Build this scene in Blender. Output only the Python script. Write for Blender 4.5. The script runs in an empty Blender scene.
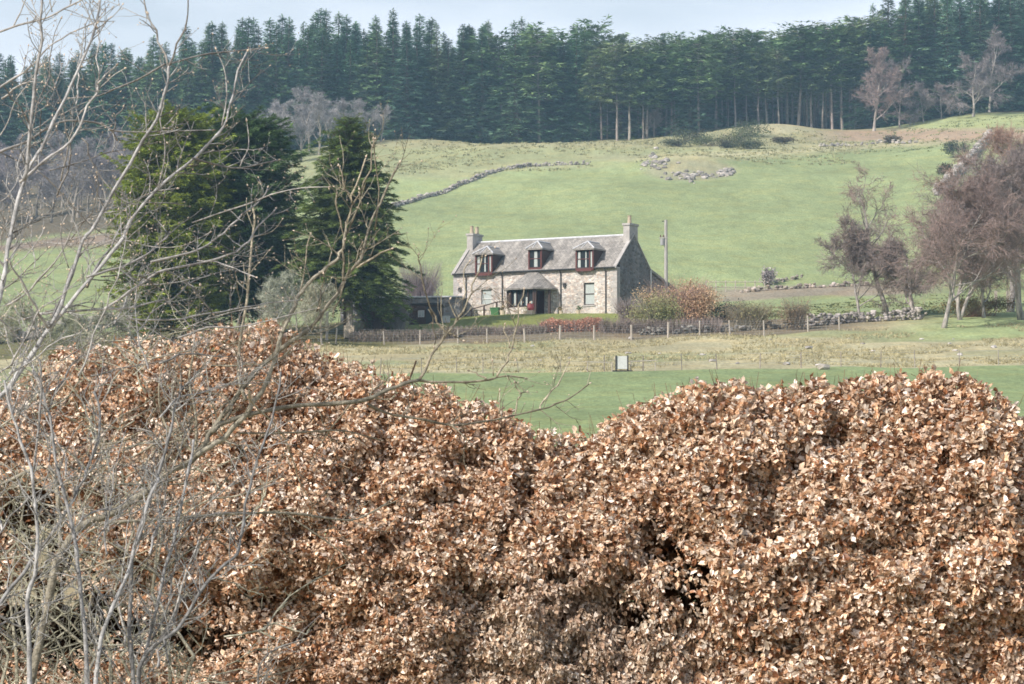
import bpy, math, random
import numpy as np
from mathutils import Vector, Matrix, noise as mnoise
random.seed(4); RNG = np.random.default_rng(4)
R = math.radians; PI = math.pi
scn = bpy.context.scene; COL = scn.collection

# ------------------------------------------------------------------ camera
FOC = 2800.0; PW, PH = 1024, 684; HOR = 500.0; EYE = 1.6
PITCH = math.atan((HOR - PH/2)/FOC); CP, SP = math.cos(PITCH), math.sin(PITCH)
cam = bpy.data.cameras.new('camera'); camo = bpy.data.objects.new('camera', cam); COL.objects.link(camo)
camo.location = (0, 0, EYE); camo.rotation_euler = (PI/2 + PITCH, 0, 0)
cam.sensor_width = 36; cam.lens = FOC/PW*36; cam.clip_start = .5; cam.clip_end = 6000
cam.dof.use_dof = True; cam.dof.focus_distance = 40; cam.dof.aperture_fstop = 20
scn.camera = camo

def at(px, py, Y):
    """world point seen at pixel (px,py) at distance Y in front of the camera"""
    t = (PH/2 - py)/FOC; u = (px - PW/2)/FOC
    s = Y/(CP - t*SP)
    return Vector((u*s, Y, EYE + s*(SP + t*CP)))
def proj(x, y, z):
    z = z - EYE; d = y*CP + z*SP; v = -y*SP + z*CP
    return PW/2 + FOC*x/d, PH/2 - FOC*v/d

# ------------------------------------------------------------------ terrain
TP = np.array([-400, 0, 60, 200, 400, 520, 620, 700, 850, 1024, 1400], float)
TD = np.array([80, 110, 148, 175, 190, 197, 202, 207, 216, 225, 240, 260, 300, 340, 380, 410, 425, 440, 480, 520, 620, 900], float)
TY = np.array([
 # 80   110  148  175  190  197  202  207  216  225  240  260  300  340  380  410  425  440  480  520  620  900
 [440, 410, 385, 372, 362, 357, 353, 350, 343, 335, 322, 300, 262, 238, 212, 190, 180, 172, 160, 150, 140, 140],
 [436, 405, 380, 366, 356, 350, 347, 344, 338, 328, 314, 290, 248, 226, 200, 178, 168, 160, 152, 142, 132, 132],
 [435, 405, 379, 363, 353, 347, 344, 341, 334, 324, 310, 286, 243, 222, 196, 174, 164, 158, 150, 140, 130, 130],
 [434, 404, 377, 358, 347, 339, 336, 334, 328, 318, 302, 278, 238, 208, 184, 164, 156, 152, 146, 138, 128, 128],
 [433, 403, 375, 354, 344, 334, 327, 324, 318, 310, 296, 274, 234, 200, 172, 153, 147, 145, 142, 136, 128, 128],
 [432, 402, 373, 352, 343, 328, 318.5, 314.5, 313, 308, 292, 268, 228, 193, 166, 149, 144, 142, 140, 136, 128, 128],
 [432, 402, 372, 352, 342, 328, 318.5, 313.5, 312, 307, 290, 266, 226, 190, 164, 148, 143, 140, 138, 134, 126, 126],
 [432, 401, 371, 350, 338, 330, 324, 320, 315, 309, 297, 273, 231, 194, 165, 147, 138, 132, 128, 128, 120, 120],
 [430, 399, 369, 345, 330, 325, 321, 317, 311, 305, 296, 274, 233, 197, 164, 148, 142, 134, 126, 110, 100, 100],
 [428, 396, 366, 340, 326, 319, 316, 312, 306, 299, 289, 264, 215, 178, 144, 126, 119, 112, 100, 80, 72, 72],
 [424, 392, 360, 330, 316, 308, 303, 298, 290, 282, 268, 240, 190, 150, 118, 96, 86, 76, 66, 52, 48, 48]], float)
def _z(py, Y):
    t = (PH/2 - py)/FOC
    return EYE + Y*(SP + t*CP)/(CP - t*SP)
TZ = _z(TY, TD[None, :])
ND = np.array([-80, 10, 18, 30, 50], float)
NZ = np.array([[0, 0, 0, .25, .9]]*len(TP))
TDA = np.concatenate([ND, TD]); TZA = np.concatenate([NZ, TZ], axis=1)
def _hermite(xs, F, x):
    """F (..., n) sampled at xs; evaluates along the last axis at x (m,), monotone-ish"""
    d = np.diff(F, axis=-1)/np.diff(xs)
    m = np.zeros_like(F); m[..., 1:-1] = np.where(d[..., :-1]*d[..., 1:] > 0, 2*d[..., :-1]*d[..., 1:]/(d[..., :-1]+d[..., 1:]+1e-12), 0)
    m[..., 0] = d[..., 0]; m[..., -1] = d[..., -1]
    i = np.clip(np.searchsorted(xs, x) - 1, 0, len(xs)-2); h = xs[i+1]-xs[i]; t = np.clip((x-xs[i])/h, 0, 1)
    return F[..., i]*(2*t**3-3*t**2+1) + h*m[..., i]*(t**3-2*t**2+t) + F[..., i+1]*(-2*t**3+3*t**2) + h*m[..., i+1]*(t**3-t**2)
def vnoise(x, y, s, seed=0):
    """smooth value noise, vectorised"""
    x = np.asarray(x, float)/s; y = np.asarray(y, float)/s
    xi = np.floor(x).astype(np.int64); yi = np.floor(y).astype(np.int64); fx = x-xi; fy = y-yi
    fx = fx*fx*(3-2*fx); fy = fy*fy*(3-2*fy)
    def h(a, b):
        n = (a*374761393 + b*668265263 + seed*974634777) & 0xffffffff
        n = ((n ^ (n >> 13))*1274126177) & 0xffffffff
        return ((n ^ (n >> 16)) & 0xffff)/65535.0
    return (h(xi, yi)*(1-fx)+h(xi+1, yi)*fx)*(1-fy) + (h(xi, yi+1)*(1-fx)+h(xi+1, yi+1)*fx)*fy
def ground(x, y):
    x = np.atleast_1d(np.asarray(x, float)); y = np.atleast_1d(np.asarray(y, float))
    px = np.clip(PW/2 + FOC*x/np.maximum(y, 60), TP[0], TP[-1])
    i = np.clip(np.searchsorted(TP, px) - 1, 0, len(TP)-2); t = (px-TP[i])/(TP[i+1]-TP[i]); t = t*t*(3-2*t)*.6 + t*.4
    yc = np.clip(y, TDA[0], TDA[-1])
    ZA = _hermite(TDA, TZA, yc)                     # (cols, m)
    k = np.arange(len(x)); z = ZA[i, k]*(1-t) + ZA[i+1, k]*t
    z = z + np.maximum(y-900, 0)*.02
    far = np.clip((y-215)/40, 0, 1)
    z = z + far*(vnoise(x, y, 14, 1)-.5)*1.0 + far*(vnoise(x, y, 45, 2)-.5)*2.0
    mid = np.clip((y-145)/10, 0, 1)*(1-far)*np.clip((200-y)/6, 0, 1)
    z = z + mid*(vnoise(x, y, 3.5, 3)-.5)*.35
    for (cx, cy, sx, sy, a) in ((41, 428, 9, 9, 1.9), (-17, 424, 11, 8, .8), (24, 372, 7, 7, 1.4), (-28, 300, 14, 10, .6)):
        z = z + a*np.exp(-((x-cx)/sx)**2 - ((y-cy)/sy)**2)
    return z
def gz(x, y): return float(ground(x, y)[0])
_HY = np.arange(60, 560, .5)
def hit(px, py):
    """first ground point seen at that pixel from the road"""
    t = (PH/2-py)/FOC; u = (px-PW/2)/FOC
    x = u*_HY/(CP-t*SP); z = EYE + _HY*(SP+t*CP)/(CP-t*SP)
    g = ground(x, _HY); k = np.argmax(g >= z) if (g >= z).any() else len(_HY)-1
    return Vector((x[k], _HY[k], g[k]))
def gp(px, Y):
    x = (px-PW/2)/FOC*Y*1.0
    return Vector((x, Y, gz(x, Y)))

# ------------------------------------------------------------------ mesh helpers
class MB:
    def __init__(s): s.v = []; s.q = []; s.t = []; s.c = []; s.n = 0; s.mq = []; s.mt = []
    def add(s, v, q=None, t=None, c=None, m=0):
        v = np.asarray(v, float).reshape(-1, 3)
        if q is not None and len(q): q = np.asarray(q, np.int64).reshape(-1, 4); s.q.append(q+s.n); s.mq.append(np.full(len(q), m))
        if t is not None and len(t): t = np.asarray(t, np.int64).reshape(-1, 3); s.t.append(t+s.n); s.mt.append(np.full(len(t), m))
        s.v.append(v); s.n += len(v)
        c = np.ones((len(v), 3)) if c is None else np.broadcast_to(np.asarray(c, float), (len(v), 3))
        s.c.append(c)
        return s
    def box(s, x0, x1, y0, y1, z0, z1, c=None, m=0):
        v = [(x, y, z) for z in (z0, z1) for y in (y0, y1) for x in (x0, x1)]
        return s.add(v, [(0, 2, 3, 1), (4, 5, 7, 6), (0, 1, 5, 4), (2, 6, 7, 3), (0, 4, 6, 2), (1, 3, 7, 5)], c=c, m=m)
    def poly(s, pts, c=None, m=0):
        n = len(pts)
        if n == 4: return s.add(pts, [(0, 1, 2, 3)], c=c, m=m)
        return s.add(pts, t=[(0, i, i+1) for i in range(1, n-1)], c=c, m=m)
    def prism(s, a, b, c=None, m=0):
        """solid between two equal loops a, b"""
        n = len(a); s.add(list(a)+list(b), q=[(i, (i+1) % n, n+(i+1) % n, n+i) for i in range(n)],
              t=[(0, i+1, i) for i in range(1, n-1)]+[(n, n+i, n+i+1) for i in range(1, n-1)], c=c, m=m); return s
    def tube(s, pts, rad, n=6, c=None, cap=True, m=0):
        P = np.array([tuple(p) for p in pts], float); k = len(P)
        rad = np.broadcast_to(np.asarray(rad, float), (k,))
        T = np.gradient(P, axis=0); T /= np.linalg.norm(T, axis=1)[:, None]+1e-9
        up = np.where(np.abs(T[:, 2:3]) > .92, np.array([[1., 0, 0]]), np.array([[0, 0, 1.]]))
        if k > 1: up = np.broadcast_to(up[0], T.shape) if abs(T[0, 2]) <= .92 or True else up
        A = np.cross(T, up); nn = np.linalg.norm(A, axis=1)[:, None]; A = np.where(nn < .05, np.cross(T, [[0, 1., 0]]), A)
        A /= np.linalg.norm(A, axis=1)[:, None]+1e-9; B = np.cross(T, A)
        a = np.arange(n)*2*PI/n
        V = P[:, None, :] + rad[:, None, None]*(np.cos(a)[None, :, None]*A[:, None, :] + np.sin(a)[None, :, None]*B[:, None, :])
        q = [(i*n+j, i*n+(j+1) % n, (i+1)*n+(j+1) % n, (i+1)*n+j) for i in range(k-1) for j in range(n)]
        t = []
        if cap: t = [(0, j+1, j) for j in range(1, n-1)] + [((k-1)*n, (k-1)*n+j, (k-1)*n+j+1) for j in range(1, n-1)]
        return s.add(V.reshape(-1, 3), q, t, c, m)
    def ribbons(s, P0, P1, W0, W1, c=None):
        P0 = np.asarray(P0, float); P1 = np.asarray(P1, float); n = len(P0)
        if n == 0: return s
        D = P1-P0; rnd = RNG.normal(size=(n, 3)); A = np.cross(D, rnd); A /= np.linalg.norm(A, axis=1)[:, None]+1e-9
        W0 = np.broadcast_to(W0, (n,))[:, None]; W1 = np.broadcast_to(W1, (n,))[:, None]
        V = np.stack([P0-A*W0, P0+A*W0, P1+A*W1, P1-A*W1], 1).reshape(-1, 3)
        if c is not None: c = np.repeat(np.broadcast_to(c, (n, 3)), 4, 0)
        return s.add(V, np.arange(4*n).reshape(-1, 4), None, c)
    def scatter(s, tv, tq, tt, P, X, Z, S, c=None):
        """template verts tv placed at P with length axis X, normal ~Z, size S"""
        P = np.asarray(P, float); n = len(P); X = np.asarray(X, float); X = X/(np.linalg.norm(X, axis=1)[:, None]+1e-9)
        Y = np.cross(Z, X); Y /= np.linalg.norm(Y, axis=1)[:, None]+1e-9; Zn = np.cross(X, Y)
        tv = np.asarray(tv, float); k = tv.shape[-2]; S = np.broadcast_to(np.asarray(S, float), (n,))[:, None, None]
        TV = tv if tv.ndim == 3 else tv[None]
        V = P[:, None, :] + S*(TV[..., 0:1]*X[:, None, :] + TV[..., 1:2]*Y[:, None, :] + TV[..., 2:3]*Zn[:, None, :])
        off = (np.arange(n)*k)[:, None, None]
        q = (np.asarray(tq)[None]+off).reshape(-1, 4) if tq is not None and len(tq) else None
        t = (np.asarray(tt)[None]+off).reshape(-1, 3) if tt is not None and len(tt) else None
        if c is not None: c = np.repeat(np.broadcast_to(c, (n, 3)), k, 0)
        return s.add(V.reshape(-1, 3), q, t, c)
    def mesh(s, name, mats, smooth=False):
        me = bpy.data.meshes.new(name)
        V = np.concatenate(s.v); Q = np.concatenate(s.q) if s.q else np.zeros((0, 4), int); T = np.concatenate(s.t) if s.t else np.zeros((0, 3), int)
        me.vertices.add(len(V)); me.vertices.foreach_set('co', V.astype(np.float32).ravel())
        L = np.concatenate([Q.ravel(), T.ravel()]).astype(np.int32)
        me.loops.add(len(L)); me.loops.foreach_set('vertex_index', L)
        nf = len(Q)+len(T); me.polygons.add(nf)
        st = np.concatenate([np.arange(len(Q))*4, len(Q)*4+np.arange(len(T))*3]).astype(np.int32)
        me.polygons.foreach_set('loop_start', st)
        try: me.polygons.foreach_set('loop_total', np.concatenate([np.full(len(Q), 4), np.full(len(T), 3)]).astype(np.int32))
        except Exception: pass
        mi = np.concatenate((s.mq or [np.zeros(0)])+(s.mt or [np.zeros(0)])).astype(np.int32)
        me.polygons.foreach_set('material_index', mi)
        me.polygons.foreach_set('use_smooth', np.full(nf, smooth))
        ca = me.color_attributes.new('Col', 'FLOAT_COLOR', 'POINT')
        C = np.concatenate(s.c); C = np.concatenate([C, np.ones((len(C), 1))], 1)
        ca.data.foreach_set('color', C.astype(np.float32).ravel())
        for m in (mats if isinstance(mats, (list, tuple)) else [mats]): me.materials.append(m)
        me.update(); me.validate()
        return me
    def build(s, name, mats, parent=None, smooth=False):
        o = bpy.data.objects.new(name, s.mesh(name, mats, smooth)); COL.objects.link(o)
        if parent: o.parent = parent
        return o
def tag(o, label=None, cat=None, group=None, kind=None):
    if label: o['label'] = label
    if cat: o['category'] = cat
    if group: o['group'] = group
    if kind: o['kind'] = kind
    return o
def thing(name, label, cat, loc=(0, 0, 0), rz=0, group=None):
    o = bpy.data.objects.new(name, None); COL.objects.link(o); o.location = loc; o.rotation_euler = (0, 0, rz)
    o.empty_display_size = .2
    return tag(o, label, cat, group)
def copy_tree(o, parent=None):
    c = o.copy(); COL.objects.link(c)
    if parent: c.parent = parent
    for ch in list(o.children): copy_tree(ch, c)
    return c

# ------------------------------------------------------------------ materials
def newmat(name):
    m = bpy.data.materials.new(name); m.use_nodes = True; nt = m.node_tree; b = nt.nodes['Principled BSDF']
    return m, nt, b
def N(nt, t, **k):
    n = nt.nodes.new(t)
    for a, v in k.items():
        if a in n.inputs: n.inputs[a].default_value = v
        else: setattr(n, a, v)
    return n
def mat(name, col, rough=.8, var=.25, scale=6., spec=.3, bump=0., detail=4, attr=False, trans=0., rnd=0., coord='Object', stretch=None, metal=0.):
    """procedural colour: base * attribute * noise (+ per object variation)"""
    m, nt, b = newmat(name); L = nt.links.new
    tc = N(nt, 'ShaderNodeTexCoord'); src = tc.outputs[coord]
    if stretch:
        mp = N(nt, 'ShaderNodeMapping'); mp.inputs['Scale'].default_value = stretch; L(src, mp.inputs[0]); src = mp.outputs[0]
    no = N(nt, 'ShaderNodeTexNoise'); no.inputs['Scale'].default_value = scale; no.inputs['Detail'].default_value = detail; no.inputs['Roughness'].default_value = .65
    L(src, no.inputs['Vector'])
    mr = N(nt, 'ShaderNodeMapRange'); mr.inputs[1].default_value = .3; mr.inputs[2].default_value = .7; mr.inputs[3].default_value = 1-var; mr.inputs[4].default_value = 1+var
    L(no.outputs[0], mr.inputs[0])
    mx = N(nt, 'ShaderNodeMix', data_type='RGBA', blend_type='MULTIPLY'); mx.inputs[0].default_value = 1; mx.inputs[6].default_value = (*col, 1)
    L(mr.outputs[0], mx.inputs[7]); out = mx.outputs[2]
    if attr:
        at_ = N(nt, 'ShaderNodeAttribute', attribute_name='Col'); m2 = N(nt, 'ShaderNodeMix', data_type='RGBA', blend_type='MULTIPLY'); m2.inputs[0].default_value = 1
        L(out, m2.inputs[6]); L(at_.outputs['Color'], m2.inputs[7]); out = m2.outputs[2]
    if rnd:
        oi = N(nt, 'ShaderNodeObjectInfo'); hs = N(nt, 'ShaderNodeHueSaturation')
        r1 = N(nt, 'ShaderNodeMapRange'); r1.inputs[3].default_value = 1-rnd; r1.inputs[4].default_value = 1+rnd; L(oi.outputs['Random'], r1.inputs[0]); L(r1.outputs[0], hs.inputs['Value'])
        mm = N(nt, 'ShaderNodeMath', operation='MULTIPLY_ADD'); mm.inputs[1].default_value = 7.31; mm.inputs[2].default_value = 0; L(oi.outputs['Random'], mm.inputs[0])
        fr = N(nt, 'ShaderNodeMath', operation='FRACT'); L(mm.outputs[0], fr.inputs[0])
        r2 = N(nt, 'ShaderNodeMapRange'); r2.inputs[3].default_value = .5-.04*rnd*3; r2.inputs[4].default_value = .5+.03*rnd*3; L(fr.outputs[0], r2.inputs[0]); L(r2.outputs[0], hs.inputs['Hue'])
        L(out, hs.inputs['Color']); out = hs.outputs[0]
    L(out, b.inputs['Base Color']); b.inputs['Roughness'].default_value = rough; b.inputs['Specular IOR Level'].default_value = spec; b.inputs['Metallic'].default_value = metal
    if bump:
        bp = N(nt, 'ShaderNodeBump'); bp.inputs['Strength'].default_value = bump; bp.inputs['Distance'].default_value = .05; L(no.outputs[0], bp.inputs['Height']); L(bp.outputs[0], b.inputs['Normal'])
    if trans:
        tr = N(nt, 'ShaderNodeBsdfTranslucent'); L(out, tr.inputs[0]); ms = N(nt, 'ShaderNodeMixShader'); ms.inputs[0].default_value = trans
        L(b.outputs[0], ms.inputs[1]); L(tr.outputs[0], ms.inputs[2]); L(ms.outputs[0], nt.nodes['Material Output'].inputs[0])
    return m
def flat(name, col, rough=.6, **k): return mat(name, col, rough, var=k.pop('var', .12), **k)

M = {}
M['spruce'] = mat('spruce needles', (.115, .20, .11), .7, .35, .5, attr=True, trans=.12, rnd=.4)
M['pine'] = mat('pine needles', (.145, .215, .115), .7, .3, .5, attr=True, trans=.12, rnd=.3)
M['fir'] = mat('fir needles', (.085, .12, .055), .65, .35, 1.2, attr=True, trans=.2)
M['pinebark'] = mat('pine bark', (.27, .24, .215), .9, .35, 3, rnd=.3)
M['bark'] = mat('conifer bark', (.16, .12, .10), .9, .35, 3, rnd=.2)
M['palebark'] = mat('grey bark', (.27, .25, .22), .9, .35, 5)
M['birchbark'] = mat('birch bark', (.33, .305, .285), .8, .6, 4, stretch=(1, 1, .35))
M['birchtwig'] = mat('birch twigs', (.27, .225, .205), .8, .25, .6, attr=True)
M['greytwig'] = mat('grey twigs', (.30, .285, .29), .85, .25, .4, attr=True, rnd=.15)
M['lichentwig'] = mat('lichen twigs', (.38, .38, .30), .85, .3, 2, attr=True)
M['shrubbark'] = mat('smooth grey shrub bark', (.37, .36, .34), .7, .55, 22, attr=True, bump=.3, spec=.4)
M['lichenbark'] = mat('lichen covered branch bark', (.34, .315, .24), .85, .5, 30, attr=True, bump=.5)
M['bud'] = mat('pale buds', (.58, .47, .36), .5, .3, 40, attr=True)
M['leaf'] = mat('dry beech leaf', (1, 1, 1), .38, .22, 25, attr=True, trans=.2, spec=.8)
M['hedgewood'] = mat('beech twigs', (.16, .115, .08), .8, .3, 12, attr=True)
M['bushleaf'] = mat('bush leaves', (1, 1, 1), .8, .3, 1.5, attr=True, trans=.15)
M['white'] = flat('white paint', (.56, .57, .56), .5)
M['sash'] = flat('window sash paint', (.62, .64, .62), .5)
M['darkred'] = mat('dark red painted timber', (.115, .04, .036), .55, .2, 8)
M['darkwood'] = mat('dark stained timber', (.07, .045, .038), .7, .3, 6, stretch=(6, 6, 1))
M['iron'] = flat('dark painted iron', (.05, .052, .055), .5)
M['lead'] = mat('lead flashing', (.55, .57, .6), .5, .2, 3)
M['fencewood'] = mat('weathered fence post', (.42, .38, .33), .9, .3, 6, stretch=(3, 3, .6))
M['wire'] = flat('galvanised wire', (.32, .33, .33), .5)
M['pole'] = mat('weathered pole timber', (.38, .37, .35), .9, .25, 5, stretch=(3, 3, .5))
M['potclay'] = mat('buff clay', (.42, .36, .27), .8, .2, 6)
M['green'] = flat('green plastic', (.06, .16, .06), .5)
M['redpaint'] = flat('red paint', (.42, .09, .10), .5)
M['cream'] = flat('cream paint', (.55, .47, .36), .7)
M['stone'] = mat('field stone', (.38, .36, .345), .9, .45, 1.5, attr=True, bump=.6)

def stone_wall_mat(name, base, scale=2.4, dark=False):
    m, nt, b = newmat(name); L = nt.links.new
    tc = N(nt, 'ShaderNodeTexCoord'); mp = N(nt, 'ShaderNodeMapping'); mp.inputs['Scale'].default_value = (1, 1, 1.7); L(tc.outputs['Object'], mp.inputs[0])
    nw = N(nt, 'ShaderNodeTexNoise'); nw.inputs['Scale'].default_value = 2; L(mp.outputs[0], nw.inputs[0])
    ad = N(nt, 'ShaderNodeMix', data_type='RGBA', blend_type='ADD'); ad.inputs[0].default_value = .25; L(mp.outputs[0], ad.inputs[6]); L(nw.outputs[1], ad.inputs[7])
    vo = N(nt, 'ShaderNodeTexVoronoi', feature='F1'); vo.inputs['Scale'].default_value = scale; L(ad.outputs[2], vo.inputs['Vector'])
    ve = N(nt, 'ShaderNodeTexVoronoi', feature='DISTANCE_TO_EDGE'); ve.inputs['Scale'].default_value = scale; L(ad.outputs[2], ve.inputs['Vector'])
    cr = N(nt, 'ShaderNodeValToRGB'); e = cr.color_ramp.elements
    e[0].position = 0; e[0].color = (*[c*.5 for c in base], 1); e[1].position = 1; e[1].color = (*[min(1, c*1.25) for c in base], 1)
    for p, cc in ((.2, (.75, .62, .56)), (.4, (1, .98, .95)), (.6, (.72, .74, .78)), (.8, (1.12, 1.0, .9))):
        q = cr.color_ramp.elements.new(p); q.color = (*[c*k for c, k in zip(base, cc)], 1)
    sx = N(nt, 'ShaderNodeSeparateColor'); L(vo.outputs['Color'], sx.inputs[0]); L(sx.outputs[0], cr.inputs[0])
    mr = N(nt, 'ShaderNodeMapRange'); mr.inputs[1].default_value = 0; mr.inputs[2].default_value = .12; L(ve.outputs['Distance'], mr.inputs[0])
    mo = N(nt, 'ShaderNodeMix', data_type='RGBA'); mo.inputs[6].default_value = (*[c*(.9 if not dark else .6) for c in base], 1); L(mr.outputs[0], mo.inputs[0]); L(cr.outputs[0], mo.inputs[7])
    n2 = N(nt, 'ShaderNodeTexNoise'); n2.inputs['Scale'].default_value = .7; n2.inputs['Detail'].default_value = 6; L(tc.outputs['Object'], n2.inputs[0])
    r2 = N(nt, 'ShaderNodeMapRange'); r2.inputs[1].default_value = .3; r2.inputs[2].default_value = .7; r2.inputs[3].default_value = .72; r2.inputs[4].default_value = 1.18; L(n2.outputs[0], r2.inputs[0])
    mu = N(nt, 'ShaderNodeMix', data_type='RGBA', blend_type='MULTIPLY'); mu.inputs[0].default_value = 1; L(mo.outputs[2], mu.inputs[6]); L(r2.outputs[0], mu.inputs[7])
    L(mu.outputs[2], b.inputs['Base Color']); b.inputs['Roughness'].default_value = .9
    bp = N(nt, 'ShaderNodeBump'); bp.inputs['Distance'].default_value = .04; bp.inputs['Strength'].default_value = .7; L(mr.outputs[0], bp.inputs['Height']); L(bp.outputs[0], b.inputs['Normal'])
    return m
M['rubble'] = stone_wall_mat('granite rubble masonry', (.66, .63, .595), 5.2)
M['render'] = stone_wall_mat('dark grey gable masonry', (.225, .23, .235), 3.4)  # grey base set well darker than the front wall masonry
M['dressed'] = mat('dressed granite', (.40, .385, .37), .85, .2, 3, bump=.2)

def slate_mat():
    m, nt, b = newmat('weathered grey slates'); L = nt.links.new
    tc = N(nt, 'ShaderNodeTexCoord'); 
    br = N(nt, 'ShaderNodeTexBrick'); br.inputs['Scale'].default_value = 1; br.inputs['Brick Width'].default_value = .3; br.inputs['Row Height'].default_value = .2
    br.inputs['Mortar Size'].default_value = .012; br.inputs['Color1'].default_value = (.25, .235, .215, 1); br.inputs['Color2'].default_value = (.37, .35, .32, 1); br.inputs['Mortar'].default_value = (.10, .1, .1, 1)
    mp = N(nt, 'ShaderNodeMapping'); sp = N(nt, 'ShaderNodeSeparateXYZ'); cb = N(nt, 'ShaderNodeCombineXYZ'); L(tc.outputs['Object'], sp.inputs[0]); L(sp.outputs[0], cb.inputs[0])
    mz = N(nt, 'ShaderNodeMath', operation='MULTIPLY'); mz.inputs[1].default_value = 1.6; L(sp.outputs[2], mz.inputs[0]); L(mz.outputs[0], cb.inputs[1]); L(cb.outputs[0], br.inputs['Vector'])
    mp.inputs['Scale'].default_value = (1.6, .35, .25); L(tc.outputs['Object'], mp.inputs[0])
    no = N(nt, 'ShaderNodeTexNoise'); no.inputs['Scale'].default_value = 1.6; no.inputs['Detail'].default_value = 7; no.inputs['Roughness'].default_value = .7; L(mp.outputs[0], no.inputs[0])
    mr = N(nt, 'ShaderNodeMapRange'); mr.inputs[1].default_value = .3; mr.inputs[2].default_value = .7; mr.inputs[3].default_value = .5; mr.inputs[4].default_value = 1.4; L(no.outputs[0], mr.inputs[0])
    mu = N(nt, 'ShaderNodeMix', data_type='RGBA', blend_type='MULTIPLY'); mu.inputs[0].default_value = 1; L(br.outputs[0], mu.inputs[6]); L(mr.outputs[0], mu.inputs[7])
    L(mu.outputs[2], b.inputs['Base Color']); b.inputs['Roughness'].default_value = .6
    return m
M['slate'] = slate_mat()

def glass_mat():
    m, nt, b = newmat('window glass'); L = nt.links.new
    b.inputs['Base Color'].default_value = (.03, .035, .04, 1); b.inputs['Roughness'].default_value = .06; b.inputs['Specular IOR Level'].default_value = .9
    no = N(nt, 'ShaderNodeTexNoise'); no.inputs['Scale'].default_value = 1.3
    bp = N(nt, 'ShaderNodeBump'); bp.inputs['Strength'].default_value = .15; L(no.outputs[0], bp.inputs['Height']); L(bp.outputs[0], b.inputs['Normal'])
    return m
M['glass'] = glass_mat()
M['curtain'] = mat('net curtain behind glass', (.42, .47, .46), .35, .25, 5, spec=.8, stretch=(6, 6, .5))

def ground_mat():
    m, nt, b = newmat('pasture and rough grass'); L = nt.links.new
    tc = N(nt, 'ShaderNodeTexCoord'); a = N(nt, 'ShaderNodeAttribute', attribute_name='Col')
    out = a.outputs['Color']
    for sc, lo, hi, st in ((.12, .86, 1.14, (1, .35, 1)), (.9, .87, 1.13, (1, .2, 1)), (5., .78, 1.22, (1, .25, 1))):
        mp = N(nt, 'ShaderNodeMapping'); mp.inputs['Scale'].default_value = st; L(tc.outputs['Object'], mp.inputs[0])
        no = N(nt, 'ShaderNodeTexNoise'); no.inputs['Scale'].default_value = sc; no.inputs['Detail'].default_value = 5; no.inputs['Roughness'].default_value = .65; L(mp.outputs[0], no.inputs[0])
        mr = N(nt, 'ShaderNodeMapRange'); mr.inputs[1].default_value = .32; mr.inputs[2].default_value = .68; mr.inputs[3].default_value = lo; mr.inputs[4].default_value = hi; L(no.outputs[0], mr.inputs[0])
        mu = N(nt, 'ShaderNodeMix', data_type='RGBA', blend_type='MULTIPLY'); mu.inputs[0].default_value = 1; L(out, mu.inputs[6]); L(mr.outputs[0], mu.inputs[7]); out = mu.outputs[2]
    n3 = N(nt, 'ShaderNodeTexNoise'); n3.inputs['Scale'].default_value = .35; n3.inputs['Detail'].default_value = 6; L(tc.outputs['Object'], n3.inputs[0])
    r3 = N(nt, 'ShaderNodeMapRange'); r3.inputs[1].default_value = .45; r3.inputs[2].default_value = .7; r3.inputs[4].default_value = .35; L(n3.outputs[0], r3.inputs[0])
    yl = N(nt, 'ShaderNodeMix', data_type='RGBA', blend_type='MULTIPLY'); yl.inputs[7].default_value = (1.35, 1.08, .8, 1); L(r3.outputs[0], yl.inputs[0]); L(out, yl.inputs[6])
    L(yl.outputs[2], b.inputs['Base Color']); b.inputs['Roughness'].default_value = .95; b.inputs['Specular IOR Level'].default_value = .1
    bp = N(nt, 'ShaderNodeBump'); bp.inputs['Distance'].default_value = .15; bp.inputs['Strength'].default_value = .6; L(no.outputs[0], bp.inputs['Height']); L(bp.outputs[0], b.inputs['Normal'])
    return m
M['ground'] = ground_mat()

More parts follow.
